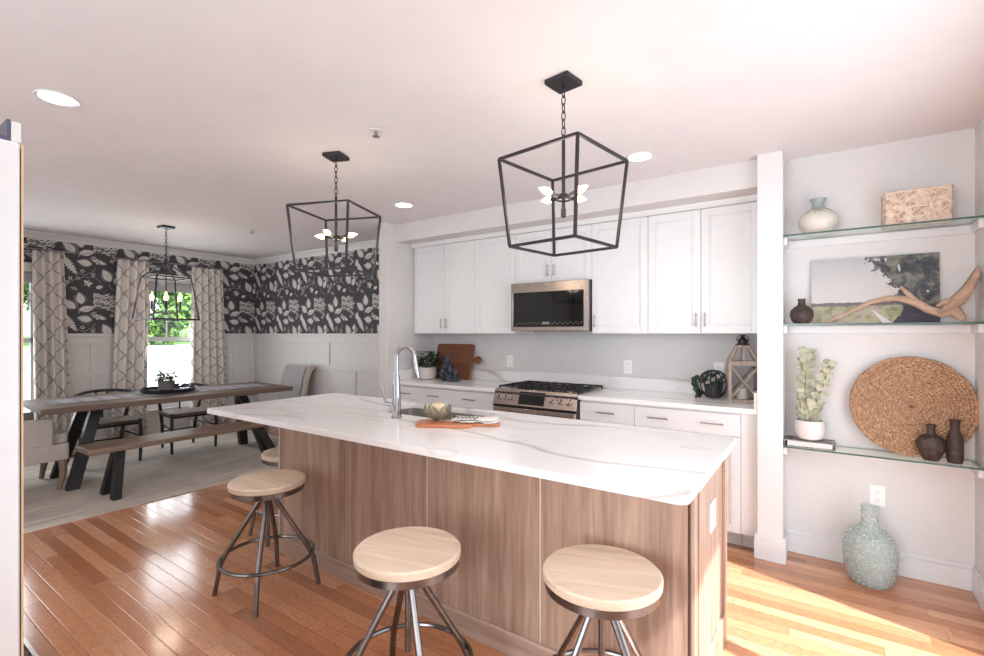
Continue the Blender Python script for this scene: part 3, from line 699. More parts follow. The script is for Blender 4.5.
# switch plate on the island end
def outlet(name, loc, rz, label, kind='outlet', group=None):
    t = thing(name, label, 'outlet', loc, rz, group)
    MB().poly(rrect(-.036, .036, -.058, .058, .005), 0, .005, plane='y').build('cover_plate', 'plastic', t, bevel=.001)
    if kind == 'outlet':
        for z in (-.024, .024):
            q = MB().poly(rrect(-.017, .017, z-.014, z+.014, .006), -.002, 0, plane='y').build('receptacle', 'plastic', t)
            MB().box(-.008, -.006, -.0026, -.0021, z-.002, z+.007).box(.006, .008, -.0026, -.0021, z-.002, z+.007).cyl((0, -.0026, z-.008), (0, -.0021, z-.008), .0025, seg=8).build('slots', 'slot', q)
    return t
o = outlet('power_outlet', (-.3755+.0055, 2.13, .645), radians(90), 'white outlet plate on the wood end panel of the island'); o.scale = (1.5, 1, 1)
outlet('power_outlet', (-2.563, YK-.0055, 1.115), 0, 'white outlet on the kitchen wall between the wood board and the range')
outlet('power_outlet', (-1.37, YK-.0055, 1.105), 0, 'white outlet on the kitchen wall to the right of the range')
outlet('power_outlet', (-.66, YK-.0055, 1.11), 0, 'white outlet partly hidden behind the globe planter')
outlet('power_outlet', (.262, YN-.0055, .437), 0, 'white outlet low on the niche wall above the glass bottle')

# ------------------------------------------------------------------ stools
def stool(loc, rz, label, h=.60):
    t = thing('bar_stool', label, 'stool', loc, rz, 'round wooden stools at the island')
    MB().lathe([(0, h-.032), (.188, h-.032), (.192, h-.028), (.193, h-.007), (.187, h), (0, h)], seg=48).build('seat', 'stoolwood', t)
    MB().lathe([(.17, h-.033), (.187, h-.033), (.187, h-.058), (.181, h-.062), (.0, h-.062), (0, h-.048), (.17, h-.048)], seg=48).build('seat_band', 'gun', t)
    hz = .43
    for k in range(4):
        a = pi/4+k*pi/2; c, s = cos(a), sin(a)
        P = [(.014*c, .014*s, h-.066), (.028*c, .028*s, h-.095), (.20*c, .20*s, .225), (.225*c, .225*s, .175), (.235*c, .235*s, .15), (.262*c, .262*s, .0)]
        MB().vtube(P, .0125, 10).build('leg', 'gun', t)
    MB().vtube([(.233*cos(2*pi*i/40), .233*sin(2*pi*i/40), .19) for i in range(40)], .0095, 8, True).build('foot_ring', 'gun', t)
    MB().cyl((0, 0, .235), (0, 0, h-.05), .011).cyl((0, 0, h-.11), (0, 0, h-.062), .022, .03).build('screw_post', 'gun', t)
    return t
s1 = stool((-2.485, 1.455, 0), radians(3), 'round wood stool standing alone by the left half of the island front', .60)
stool((-1.245, 1.265, 0), radians(14), 'round wood stool in front of the middle of the island', .612)
stool((-.602, 1.51, 0), radians(22), 'round wood stool in front of the right end of the island', .612)
stool((-3.10, 1.99, 0), radians(10), 'stool mostly hidden behind the left end of the island', .56)

# ------------------------------------------------------------------ kitchen cabinets
def pull(parent, x, z, y, length=.13, horiz=True, r=.005):
    b = MB(); h = length/2
    if horiz: b.cyl((x-h, y-.03, z), (x+h, y-.03, z), r, seg=8).cyl((x-h*.7, y, z), (x-h*.7, y-.03, z), r*.8, seg=8).cyl((x+h*.7, y, z), (x+h*.7, y-.03, z), r*.8, seg=8)
    else: b.cyl((x, y-.03, z-h), (x, y-.03, z+h), r, seg=8).cyl((x, y, z-h*.7), (x, y-.03, z-h*.7), r*.8, seg=8).cyl((x, y, z+h*.7), (x, y-.03, z+h*.7), r*.8, seg=8)
    return b.build('handle', 'nickel', parent)
def door(parent, x0, x1, z0, z1, y, name='door', shaker=True, fr=.055):
    b = MB(); x0 += .0015; x1 -= .0015; z0 += .0015; z1 -= .0015
    if shaker:
        b.box(x0+fr-.002, x1-fr+.002, y-.010, y-.0005, z0+fr-.002, z1-fr+.002)
        b.box(x0, x0+fr, y-.02, y-.0004, z0, z1).box(x1-fr, x1, y-.02, y-.0004, z0, z1).box(x0+fr, x1-fr, y-.0199, y-.0004, z0, z0+fr).box(x0+fr, x1-fr, y-.0199, y-.0004, z1-fr, z1)
        g = fr+.004
        for q in ((x0+g-.004, x0+g+.008, z0+g, z1-g), (x1-g-.008, x1-g+.004, z0+g, z1-g), (x0+g, x1-g, z0+g-.004, z0+g+.008), (x0+g, x1-g, z1-g-.008, z1-g+.004)): b.box(q[0], q[1], y-.0145, y-.009, q[2], q[3])
    else: b.box(x0, x1, y-.02, y-.0004, z0, z1)
    return b.build(name, 'cab', parent, bevel=.0015, seg=1)
def upper(x0, x1, z0, doors, label, handles, z1=2.284, y0=3.71):
    cx = (x0+x1)/2; t = thing('wall_cabinet', label, 'cabinet', (cx, y0, z0), 0, 'white upper cabinets')
    w = (x1-x0)/2; MB().box(-w+.001, w-.001, 0, YK-y0-.001, 0, z1-z0).build('body', 'cab', t)
    for i, hx in enumerate(handles):
        a = -w+i*2*w/doors; d = door(t, a, a+2*w/doors, .0, z1-z0, 0)
        if hx is not None: pull(d, a+(.03 if hx == 'l' else 2*w/doors-.03), .10, -.02, .10, False)
    return t
upper(-3.50, -2.745, 1.39, 2, 'white two-door wall cabinet at the left end, above the potted plant', 'rl')
upper(-2.745, -2.289, 1.39, 1, 'white single-door wall cabinet left of the microwave', (None,))
upper(-2.289, -1.555, 1.832, 2, 'short white two-door cabinet above the microwave', 'rl')
upper(-1.555, -1.100, 1.39, 1, 'white single-door wall cabinet right of the microwave', 'l')
upper(-1.100, -.345, 1.39, 2, 'white two-door wall cabinet at the right end, above the lantern', 'rl')
b = MB().box(-3.56, -3.501, 3.712, YK-.002, 1.39, 2.284); struct(b.build('trim_6', 'cab'))
b = MB(); P = [(0, 0), (-.022, 0), (-.03, .012), (-.04, .03), (-.04, .037), (0, .037)]
A = b.pts([(-3.56, 3.69+p, 2.2845+z) for p, z in P]); B = b.pts([(-.339, 3.69+p, 2.2845+z) for p, z in P])
for i in range(6): b._f((A[i], A[(i+1) % 6], B[(i+1) % 6], B[i]))
b._f(A); b._f(B); b.box(-3.56, -.339, 3.69, 4.0, 2.285, 2.3215); struct(b.build('trim_7', 'cab'))
def lower(x0, x1, label, hs, ndoor, y0=3.45):
    cx = (x0+x1)/2; w = (x1-x0)/2; t = thing('base_cabinet', label, 'cabinet', (cx, y0, 0), 0, 'white base cabinets')
    MB().box(-w+.001, w-.001, 0, YK-y0-.001, .10, .883).build('body', 'cab', t)
    MB().box(-w+.001, w-.001, .07, .09, 0, .10).build('toe_kick', 'wall', t)
    d = door(t, -w, w, .725, .868, 0, 'drawer', False)
    for h in hs: pull(d, h-cx, .80, -.02, .14)
    for i in range(ndoor):
        q = door(t, -w+2*w*i/ndoor, -w+2*w*(i+1)/ndoor, .105, .72, 0)
    return t
lower(-3.565, -2.80, 'white base cabinet under the potted plant, wide drawer with two pulls', (-3.40, -3.03), 2)
lower(-2.80, -2.325, 'white base cabinet left of the range, drawer with one pull', (-2.60,), 1)
lower(-1.545, -1.12, 'white base cabinet right of the range, drawer with one pull', (-1.33,), 1)
lower(-1.12, -.435, 'white base cabinet at the right end, wide drawer with two pulls', (-.95, -.60), 2)
struct(MB().box(-.434, -.339, 3.452, 3.47, .10, .883).box(-.434, -.339, 3.52, 3.54, 0, .10).build('trim_8', 'cab'))
for x0, x1, lab in ((-3.568, -2.322, 'white stone wall counter left of the range, under the potted plant'), (-1.548, -.338, 'white stone wall counter right of the range, under the lantern')):
    cx = (x0+x1)/2; t = thing('kitchen_countertop', lab, 'countertop', (cx, 3.7, .8835), 0, 'wall counters')
    MB().box(x0-cx, x1-cx, 3.405-3.7, YK-3.7-.0005, 0, .031).build('stone_slab', 'quartz', t, bevel=.002)
    MB().box(x0-cx, x1-cx, YK-3.7-.02, YK-3.7-.0005, .0312, .135).build('backsplash', 'quartz', t, bevel=.002)
    if x0 < -3: MB().box(x0-cx, x0-cx+.02, 3.42-3.7, YK-3.7-.0205, .0312, .135).build('side_splash', 'quartz', t, bevel=.002)
    else: MB().box(x1-cx-.02, x1-cx, 3.41-3.7, YK-3.7-.0205, .0312, .135).build('side_splash', 'quartz', t, bevel=.002)
struct(MB().box(-2.322, -1.548, YK-.02, YK-.0002, .915, 1.02).build('trim_9', 'quartz'))

# range
t = thing('gas_range', 'stainless gas range with six knobs and black burner grates', 'range', (-1.935, 3.37, 0))
w = .383
MB().box(-w, w, .03, .62, .02, .90).build('body', 'dkfridge', t)
MB().box(-w, w, .05, .635, .9005, .918).build('cooktop', 'steel', t, bevel=.003)
b = MB().hexa([(-w, 0, .795), (w, 0, .795), (w, .05, .795), (-w, .05, .795)], [(-w, .045, .925), (w, .045, .925), (w, .05, .925), (-w, .05, .925)])
cp = b.build('control_panel', 'steel', t, bevel=.003)
def onp(x, z, off): # point on the sloped panel
    k = (z-.795)/.13; return Vector((x, .045*k-off*.945, z-(-off)*(.327)))
a, c2 = onp(-.135, .81, .001), onp(-.135, .91, .001)
MB().hexa([(-.135, a.y, .81), (.105, a.y, .81), (.105, a.y+.004, .81), (-.135, a.y+.004, .81)], [(-.135, c2.y, .91), (.105, c2.y, .91), (.105, c2.y+.004, .91), (-.135, c2.y+.004, .91)]).build('display', 'blackglass', cp)
for x in (-.335, -.265, -.195, .165, .24, .315):
    p, q = onp(x, .858, -.002), onp(x, .858, .034)
    k = MB().vtube([p, p+(q-p)*.25, p+(q-p)*.3, q], [.029, .029, .022, .020], 20).build('knob', 'steel', t)
    MB().beam(q+Vector((0, -.001, -.018)), q+Vector((0, .003, .018)), .006, .008, (0, 1, 0)).build('grip', 'chrome', k)
MB().box(-w, w, .005, .03, .778, .793).build('vent_strip', 'blackglass', t)
od = MB().box(-w+.004, w-.004, .0, .03, .17, .775).build('oven_door', 'steel', t, bevel=.003)
MB().box(-.28, .28, -.003, .0, .28, .62).build('oven_window', 'blackglass', od)
h = MB().cyl((-.33, -.055, .725), (.33, -.055, .725), .014).build('handle', 'steel', od)
for x in (-.30, .30): MB().cyl((x, 0, .725), (x, -.055, .725), .013).build('handle_post', 'copper' if x > 0 else 'steel', h)
MB().box(-w+.004, w-.004, .002, .03, .03, .165).build('drawer', 'steel', t, bevel=.003)
for gx in (-.255, 0, .255):
    b = MB(); z = .945
    for yy in (.09, .24, .39, .57): b.box(gx-.118, gx+.118, yy-.006, yy+.006, z-.012, z)
    for xx in (-.112, -.04, .04, .112): b.box(gx+xx-.006, gx+xx+.006, .085, .575, z-.013, z-.001)
    for xx in (-.112, .112):
        for yy in (.09, .57): b.box(gx+xx-.006, gx+xx+.006, yy-.006, yy+.006, .9185, z-.01)
    b.build('grate', 'grate', t)
for gx, gy in ((-.255, .17), (-.255, .45), (0, .31), (.255, .17), (.255, .45)): MB().lathe([(0, .012), (.035, .012), (.042, .006), (.042, 0)], (gx, gy, .9185), 18).build('burner', 'steel' if gy < .3 else 'grate', t)
# microwave
t = thing('microwave_oven', 'stainless over-the-range microwave with black glass door', 'microwave', (-1.925, 3.62, 1.412))
MB().box(-.366, .366, .03, .405, .004, .4185).build('body', 'dkfridge', t)
fr = MB().poly([(-.366, 0), (.366, 0), (.366, .4185), (-.366, .4185)], 0, .03, [[(-.345, .035), (-.345, .335), (.328, .335), (.328, .035)]], 'y').build('door_frame', 'steel', t, bevel=.003)
MB().box(-.3449, .3279, .004, .029, .0351, .3349).build('door_glass', 'blackglass', t)
b = MB()
for i in range(26):
    x = -.31+i*.0245
    if -.06 < x < .02: continue
    b.box(x, x+.012, .0025, .0039, .058+.012*(i % 2), .062+.012*(i % 2))
b.box(-.055, .015, .0025, .0039, .056, .078); b.build('control_marks', 'nickel', t)
MB().lathe([(0, 0), (.012, 0), (.012, .002), (0, .002)], seg=20).build('emblem', 'nickel', t).matrix_local = Matrix.Translation((-.03, 0, .378)) @ Matrix.Rotation(pi/2, 4, 'X')
MB().box(-.30, .30, .04, .36, -.002, .0035).build('bottom_vent', 'grate', t)

# counter items left
def pot_plant(loc, label, potm, prof, leafm, n, L0, w0, cat, spread, hh, name, seed=1, soilz=None, stems=True):
    rnd = random.Random(seed); t = thing(name, label, cat, loc)
    MB().lathe(prof, seg=36).build('pot', potm, t)
    r = min(p[0] for p in prof[-3:] if p[0] > .01)*.97; sz = soilz
    MB().lathe([(0, sz), (r, sz), (r, sz-.01), (0, sz-.012)], seg=24).build('soil', 'soil', t)
    b = MB(); sb = MB()
    for k in range(n):
        a = rnd.uniform(0, 2*pi); rr = spread*rnd.random()**.5; z = sz+hh*(.15+.85*rnd.random())*(1-.5*(rr/spread)**2)
        p = Vector((rr*cos(a), rr*sin(a), z)); d = Vector((cos(a)+rnd.gauss(0, .4), sin(a)+rnd.gauss(0, .4), rnd.uniform(-.2, .8)))
        b.leaf(p, d, (0, 0, 1), L0*rnd.uniform(.7, 1.2), w0*rnd.uniform(.7, 1.2), .3)
        if stems and k % 4 == 0: sb.vtube([(0, 0, sz-.005), p*.5+Vector((0, 0, sz*.4)), p], .0015, 5)
    b.build('foliage', leafm, t)
    if stems: sb.build('stems', 'stem', t)
    return t
pot_plant((-3.40, 3.74, .915), 'bushy green plant in white pot beside the leaning wood board', 'ceramic', [(0, 0), (.07, 0), (.085, .01), (.098, .06), (.095, .125), (.088, .125), (.086, .10)], 'leaf', 170, .06, .036, 'plant', .13, .19, 'potted_plant', 4, .112)
t = thing('leaning_board', 'square dark walnut board with round knob leaning on kitchen wall', 'cutting board', (-3.225, 3.90, .915)); t.rotation_euler = (radians(-14), 0, 0)
MB().poly(rrect(-.245, .245, 0.0, .375, .02), 0, .02, plane='y').build('board', 'walnut', t, bevel=.003)
MB().poly(rrect(.24, .29, .195, .225, .01), .002, .018, plane='y').poly(arc(.318, .21, .042, 0, 2*pi, 28)[:-1], .002, .018, plane='y').build('knob_handle', 'walnut', t, bevel=.003)
b = MB()
for P, Rr in (([(-.05, 0, 0), (-.05, 0, .09), (-.045, 0, .17), (-.03, 0, .235), (-.02, 0, .262)], [.062, .056, .046, .028, .008]), ([(0, 0, 0), (.02, 0, .08), (.015, .005, .15), (.02, 0, .18)], [.06, .05, .03, .008]), ([(.06, 0, 0), (.075, 0, .05), (.085, 0, .10)], [.05, .042, .012])):
    D, Q = [], []
    for i in range(len(P)-1):
        for j in range(6):
            q = j/6; D.append(Vector(P[i]).lerp(Vector(P[i+1]), q)); Q.append((Rr[i]+(Rr[i+1]-Rr[i])*q)*(1+.16*((i*6+j) % 3-1)))
    D.append(Vector(P[-1])); Q.append(Rr[-1])
    b.vtube(D, Q, 14, jitter=.75, flat=.7)
tag(b.build('stone_sculpture', 'stone', loc=(-3.06, 3.70, .919)), 'jagged blue-grey mineral sculpture in front of the walnut board', 'sculpture')
# counter items right
t = thing('globe_planter', 'round wire globe planter with trailing green leaves beside the lantern', 'planter', (-.665, 3.83, .915))
b = MB(); R = .105
for k in range(8):
    a = pi*k/8; b.vtube([(R*sin(q)*cos(a), R*sin(q)*sin(a), R-R*cos(q)*.96) for q in [2*pi*i/32 for i in range(32)]], .004, 6, True)
b.build('wire_globe', 'iron', t)
MB().lathe([(0, .006), (.05, .008), (.06, .03), (.055, .10), (.05, .10), (.054, .03), (0, .015)]).build('cup', 'slot', t)
b = MB(); rnd = random.Random(9)
for k in range(34):
    a = rnd.uniform(0, 2*pi); b.leaf((.05*cos(a), .05*sin(a), .12+rnd.random()*.07), (cos(a), sin(a), rnd.uniform(-.5, .5)), (0, 0, 1), rnd.uniform(.04, .06), .042, .35)
for k in range(12):
    z = .17-k*.014; b.leaf((-.10-.02*sin(k*.5), -.04, max(z, .03)), (rnd.uniform(-1, .2), -.6, rnd.uniform(-.8, 0)), (0, 0, 1), .045, .042, .3)
b.build('trailing_leaves', 'leaf2', t)
t = thing('wooden_lantern', 'tall grey-washed wooden lantern with X sides and black metal top', 'lantern', (-.462, 3.75, .915), radians(14))
q = .088; b = MB().box(-q, q, -q, q, 0, .022); b.build('base', 'lantwood', t, bevel=.002)
b = MB()
for sx in (-1, 1):
    for sy in (-1, 1): b.box(sx*q-.009, sx*q+.009, sy*q-.009, sy*q+.009, .0, .27)
b.box(-q, q, -q-.008, -q+.008, .255, .285).box(-q, q, q-.008, q+.008, .255, .285).box(-q-.008, -q+.008, -q, q, .255, .285).box(q-.008, q+.008, -q, q, .255, .285)
b.build('frame', 'lantwood', t, bevel=.001)
b = MB()
for s in (-1, 1):
    b.beam((-q, s*q, .025), (q, s*q, .255), .010, .012).beam((q, s*q, .025), (-q, s*q, .255), .010, .012)
    b.beam((s*q, -q, .025), (s*q, q, .255), .010, .012).beam((s*q, q, .025), (s*q, -q, .255), .010, .012)
b.build('cross_braces', 'lantwood', t)
b = MB(); p = .035
for sx in (-1, 1):
    for sy in (-1, 1): b.beam((sx*q, sy*q, .28), (sx*p, sy*p, .385), .016)
for a0, a1 in (((-p, -p), (p, -p)), ((p, -p), (p, p)), ((p, p), (-p, p)), ((-p, p), (-p, -p))): b.beam(a0+(.385,), a1+(.385,), .016)
for s in (-1, 1): b.beam((0, s*q, .28), (0, s*p, .385), .008).beam((s*q, 0, .28), (s*p, 0, .385), .008)
b.build('roof', 'lantwood', t)
b = MB()
for s in (-1, 1): b.box(-q+.009, q-.009, s*(q-.006)-.001, s*(q-.006)+.001, .023, .254); b.box(s*(q-.006)-.001, s*(q-.006)+.001, -q+.009, q-.009, .023, .254)
b.build('glass_panes', 'glass', t)
MB().lathe([(0, .39), (.045, .39), (.045, .40), (.032, .405), (.034, .43), (.022, .44), (.012, .45), (.014, .462), (0, .466)]).vtube([(.04*cos(a), 0, .425+.04*sin(a)) for a in [pi*i/10 for i in range(11)]], .003, 6).build('metal_top', 'black', t)
MB().lathe([(0, .0225), (.036, .0225), (.036, .095), (.03, .098), (0, .096)]).build('candle', 'candle', t)

# ------------------------------------------------------------------ niche shelves and contents
for z, lab in zip(SH, ('glass shelf at the top of the niche, under the grey vase', 'middle glass shelf of the niche, under the painting', 'lowest glass shelf of the niche, under the woven disc')):
    t = thing('glass_shelf', lab, 'shelf', (.237, 3.5, z-.0075), 0, 'glass shelves in the niche')
    MB().box(-.436, .436, -.097, .109, 0, .0095).build('glass_plate', 'shelfglass', t)
    MB().box(-.436, .436, -.1, -.0971, 0, .0095).build('polished_edge', 'edge', t)
S1, S2, S3 = (z+.0025 for z in SH)
tag(MB().lathe([(0, 0), (.045, 0), (.075, .02), (.1, .06), (.103, .085), (.09, .12), (.06, .145), (.036, .158), (.030, .17), (.031, .19), (.042, .208), (.044, .214), (.036, .214), (.025, .19), (0, .17)], seg=48).build('glazed_vase', 'glaze', loc=(-.025, 3.505, S1)), 'round grey-green drip-glazed vase on the top glass shelf', 'vase')
t = thing('carved_box', 'whitewashed carved wooden box on the top glass shelf', 'box', (.42, 3.50, S1), radians(2))
MB().box(-.145, .145, -.045, .045, 0, .19).build('body', 'carved', t, bevel=.002)
b = MB(); Y = -.048
def rel(P, w=.007, closed=False):
    b.vtube([(x, Y, z) for x, z in P], w/2, 5, closed)
for s in (-1, 1):
    rel([(s*.0, .02), (s*.045, .06), (s*.06, .095), (s*.045, .13), (0, .17)], .008)
    rel([(s*.05, .095), (s*.07, .125), (s*.095, .13), (s*.135, .095), (s*.095, .06), (s*.07, .065), (s*.05, .095)], .008)
    for v in (-1, 1):
        for r in (.022, .012): rel([(s*.115+r*cos(a), .095+v*.068+r*.8*sin(a)) for a in [2*pi*i/12 for i in range(12)]], .005, True)
        rel([(s*.04, .095+v*.085), (s*.07, .095+v*.06), (s*.085, .095+v*.08)], .006)
        rel([(s*.012, .095+v*.02), (s*.03, .095+v*.045), (0, .095+v*.06)], .006)
    rel([(s*.07, .095), (s*.09, .11), (s*.115, .095), (s*.09, .08), (s*.07, .095)], .005)
rel([(-.04, .095), (.04, .095)], .009); rel([(-.138, .008), (.138, .008), (.138, .182), (-.138, .182)], .008, True)
b.build('relief_carving', 'carvedlight', t)
t = thing('landscape_painting', 'landscape painting of a field path and dark tree, leaning on middle shelf', 'painting', (-.06, 3.565, S2)); t.rotation_euler = (radians(-4), 0, 0)
MB().box(0, .59, 0, .0195, 0, .392).build('canvas', 'paint', t)
# driftwood
t = thing('driftwood_branch', 'long piece of driftwood lying across the middle shelf before the painting', 'driftwood', (0, 3.46, S2))
P = [(.0, 0, .006), (.07, 0, .035), (.15, 0, .08), (.22, .005, .118), (.30, .005, .138), (.36, 0, .132), (.42, 0, .105), (.47, 0, .07), (.52, .0, .05), (.57, 0, .06)]
MB().vtube(P, [.004, .010, .013, .014, .016, .018, .02, .022, .026, .022], 10, jitter=.35).build('main_branch', 'drift', t)
MB().vtube([(.42, 0, .11), (.375, -.01, .165), (.35, -.012, .2)], [.015, .012, .006], 8, jitter=.3).build('short_branch', 'drift', t)
b = MB(); b.vtube([(.50, 0, .05), (.54, 0, .07), (.575, 0, .115), (.62, 0, .175), (.65, .0, .24), (.657, 0, .29)], [.028, .042, .056, .054, .034, .004], 16, jitter=.8, flat=.5)
b.vtube([(.52, 0, .07), (.57, 0, .06), (.60, -.01, .02), (.60, -.01, .005)], [.03, .03, .018, .012], 10, jitter=.4)
b.vtube([(.50, .0, .085), (.54, 0, .115), (.57, 0, .12)], [.008, .015, .01], 8, jitter=.4)
b.build('root_end', 'drift', t)
tag(MB().lathe([(0, 0), (.035, 0), (.052, .02), (.060, .05), (.056, .08), (.035, .103), (.020, .112), (.018, .14), (.022, .15), (.015, .15), (.012, .12), (0, .11)], seg=40, rib=(10, .04)).build('clay_bottle', 'darkclay', loc=(-.107, 3.455, S2)), 'small dark brown round bottle vase at left of the painting', 'vase')
# lowest shelf
t = thing('coffee_table_book', 'grey patterned book lying flat under the potted sage plant', 'book', (-.068, 3.49, S3), radians(1))
MB().box(-.128, .128, -.07, .07, 0, .004).box(-.128, .128, -.07, .07, .034, .038).box(-.128, -.124, -.07, .07, .004, .034).build('cover', 'bookcov', t)
MB().box(-.112, .112, -.065, .065, .0045, .0335).build('pages', 'pages', t)
t = thing('sage_plant', 'silvery-leaved plant with two tall sprigs in a white pot', 'plant', (-.068, 3.49, S3+.0385))
MB().lathe([(0, 0), (.045, 0), (.065, .012), (.078, .05), (.077, .10), (.070, .118), (.064, .118), (.062, .10), (0, .098)], seg=36).build('pot', 'ceramic', t)
MB().lathe([(0, .104), (.063, .104)], seg=24).build('soil', 'soil', t)
rnd = random.Random(3)
def sprig(P, n, L0, w0):
    s = MB(); s.vtube(P, .0025, 6); s.build('stem', 'stem', t)
    b = MB(); P = [Vector(p) for p in P]
    for k in range(n):
        q = k/(n-1)*(len(P)-1); i = min(int(q), len(P)-2); p = P[i].lerp(P[i+1], q-i); a = k*2.4+rnd.uniform(-.3, .3)
        b.leaf(p, (cos(a), sin(a)*.5, .7+rnd.uniform(-.4, .3)), (rnd.uniform(-.5, .5), -1, .6), L0*rnd.uniform(.8, 1.15), w0*rnd.uniform(.8, 1.1), .2)
    b.build('leaves', 'sage', t)
sprig([(-.01, 0, .10), (-.025, 0, .25), (-.02, 0, .40), (-.01, 0, .53)], 52, .060, .044)
sprig([(.01, 0, .10), (.03, -.01, .22), (.07, -.01, .34), (.10, 0, .46)], 28, .052, .040)
sprig([(0, 0, .10), (.0, -.02, .15), (.03, -.03, .20)], 34, .062, .046); sprig([(0, 0, .10), (-.02, -.01, .15), (-.03, -.02, .2)], 30, .06, .044)
b = MB(); N = 17; R = .268; P = []
steps = 34*N
for i in range(steps+1):
    q = i/steps; r = .006+(R-.006)*q; a = 2*pi*N*q; P.append((r*cos(a), 0, r*sin(a)))
b.vtube(P, .0088, 6)
b.vtube([(R*cos(2*pi*i/90), -.002, R*sin(2*pi*i/90)) for i in range(90)], .010, 8, True, jitter=.3)
o = tag(b.build('woven_disc', 'seagrass', loc=(.405, 3.545, S3+.276)), 'large round woven seagrass disc leaning on the lowest shelf', 'wall decor'); o.rotation_euler = (radians(-6), 0, 0)
tag(MB().lathe([(0, 0), (.035, 0), (.045, .015), (.068, .07), (.070, .10), (.055, .128), (.025, .142), (.020, .15), (.020, .18), (.026, .196), (.019, .197), (.015, .15), (0, .14)], seg=40, rib=(14, .04)).build('clay_bottle', 'darkclay', loc=(.478, 3.47, S3)), 'squat dark brown ribbed vase in front of the woven disc', 'vase').scale = (.86, .86, .98)
tag(MB().lathe([(0, 0), (.034, 0), (.040, .02), (.041, .09), (.038, .14), (.024, .17), (.021, .20), (.029, .232), (.022, .232), (.016, .19), (0, .16)], seg=40).build('clay_bottle', 'darkclay', loc=(.572, 3.47, S3)), 'slim dark brown bottle vase right of the squat ribbed vase', 'vase').scale = (.86, .86, .98)
prof = [(0, .004), (.09, 0), (.108, .02), (.123, .08), (.130, .17), (.128, .22), (.115, .265), (.085, .30), (.055, .322), (.042, .35), (.038, .40), (.043, .405), (.043, .415), (.038, .42), (.038, .43), (.044, .437), (.040, .445), (.036, .44), (.033, .40), (.037, .35), (.05, .318), (.08, .295), (.110, .26), (.122, .22), (.124, .17), (.117, .08), (.10, .026), (0, .02)]
tag(MB().lathe(prof, seg=56).build('glass_demijohn', 'demi', loc=(.215, 3.41, .001)), 'large green seeded-glass bottle standing on the floor in the niche', 'bottle').scale = (.97, .97, .955)

# ------------------------------------------------------------------ pendants
def cage_pendant(loc, rz, label, off):
    x, y = loc; t = thing('cage_pendant', label, 'pendant light', (x, y, CE), rz, 'black open-cage pendants over the island')
    MB().box(-.06, .06, -.06, .06, -.022, -.0005).build('canopy', 'iron', t, bevel=.003)
    zt, zb, a, c = 2.15-CE, 1.77-CE, .20, .167; w = .011
    b = MB().cyl((0, 0, -.022), (0, 0, -.04), .008)
    z = -.034; k = 0
    while z > zt+.085:
        ax = (1, 0) if k % 2 else (0, 1)
        b.vtube([(ax[0]*.009*cos(q), ax[1]*.009*cos(q), z-.021+.021*sin(q)) for q in [2*pi*i/14 for i in range(14)]], .0025, 6, True); z -= .034; k += 1
    b.build('chain', 'iron', t)
    b = MB()
    T = [(-a, -a, zt), (a, -a, zt), (a, a, zt), (-a, a, zt)]; B = [(-c, -c, zb), (c, -c, zb), (c, c, zb), (-c, c, zb)]
    for i in range(4): b.beam(T[i], T[(i+1) % 4], w).beam(B[i], B[(i+1) % 4], w).beam(T[i], B[i], w)
    b.build('cage', 'iron', t)
    MB().cyl((0, 0, zt+.09), (0, 0, 1.90-CE), .008).cyl((0, 0, 1.90-CE), (0, 0, 1.935-CE), .011).build('rod', 'iron', t)
    zh = 1.985-CE; MB().lathe([(0, .014), (.03, .012), (.036, 0), (.03, -.012), (0, -.014)], (0, 0, zh), 20).build('hub', 'iron', t)
    for k in range(4):
        q = off+k*pi/2; d = Vector((cos(q), sin(q), .12))
        s = MB().cyl(d*.03+Vector((0, 0, zh)), d*.075+Vector((0, 0, zh)), .010).build('socket', 'iron', t)
        n = MB().vtube([d*r+Vector((0, 0, zh)) for r in (.075, .085, .10, .118, .135, .145)], [.008, .014, .016, .012, .005, .001], 12).build('bulb', 'bulb', t)
    l = light('pendant_glow', 'POINT', (x, y, 1.985), (x, y, 0), 2.0, (1, .88, .72), .1)
    return t
cage_pendant((-.937, 1.91), radians(-8), 'black open-cage pendant above the right half of the island', radians(79))
cage_pendant((-2.493, 1.906), radians(21), 'black open-cage pendant above the left end of the island', radians(1.6))
t = thing('lantern_chandelier', 'bronze open lantern chandelier hanging over the dining table', 'chandelier', (-5.60, 2.175, CE), radians(4))
MB().box(-.06, .06, -.06, .06, -.022, -.0005).build('canopy', 'iron', t, bevel=.003)
b = MB(); z = -.02
for k in range(9):
    ax = (1, 0) if k % 2 else (0, 1); b.vtube([(ax[0]*.010*cos(q), ax[1]*.010*cos(q), z-.022+.022*sin(q)) for q in [2*pi*i/12 for i in range(12)]], .003, 6, True); z -= .036
b.build('chain', 'iron', t)
ap, sh, bo = 2.13-CE, 1.963-CE, 1.535-CE; b = MB(); a, c = .162, .215
T = [(-a, -a, sh), (a, -a, sh), (a, a, sh), (-a, a, sh)]; B = [(-c, -c, bo), (c, -c, bo), (c, c, bo), (-c, c, bo)]
for i in range(4): b.beam(T[i], T[(i+1) % 4], .013).beam(B[i], B[(i+1) % 4], .016).beam(T[i], B[i], .013).beam(T[i], (0, 0, ap), .012)
b.vtube([(.018*cos(q), 0, ap+.02+.018*sin(q)) for q in [2*pi*i/12 for i in range(12)]], .004, 6, True); b.build('cage', 'iron', t)
MB().cyl((0, 0, ap), (0, 0, 1.60-CE), .006).cyl((0, 0, 1.58-CE), (0, 0, 1.61-CE), .014).build('stem_rod', 'iron', t)
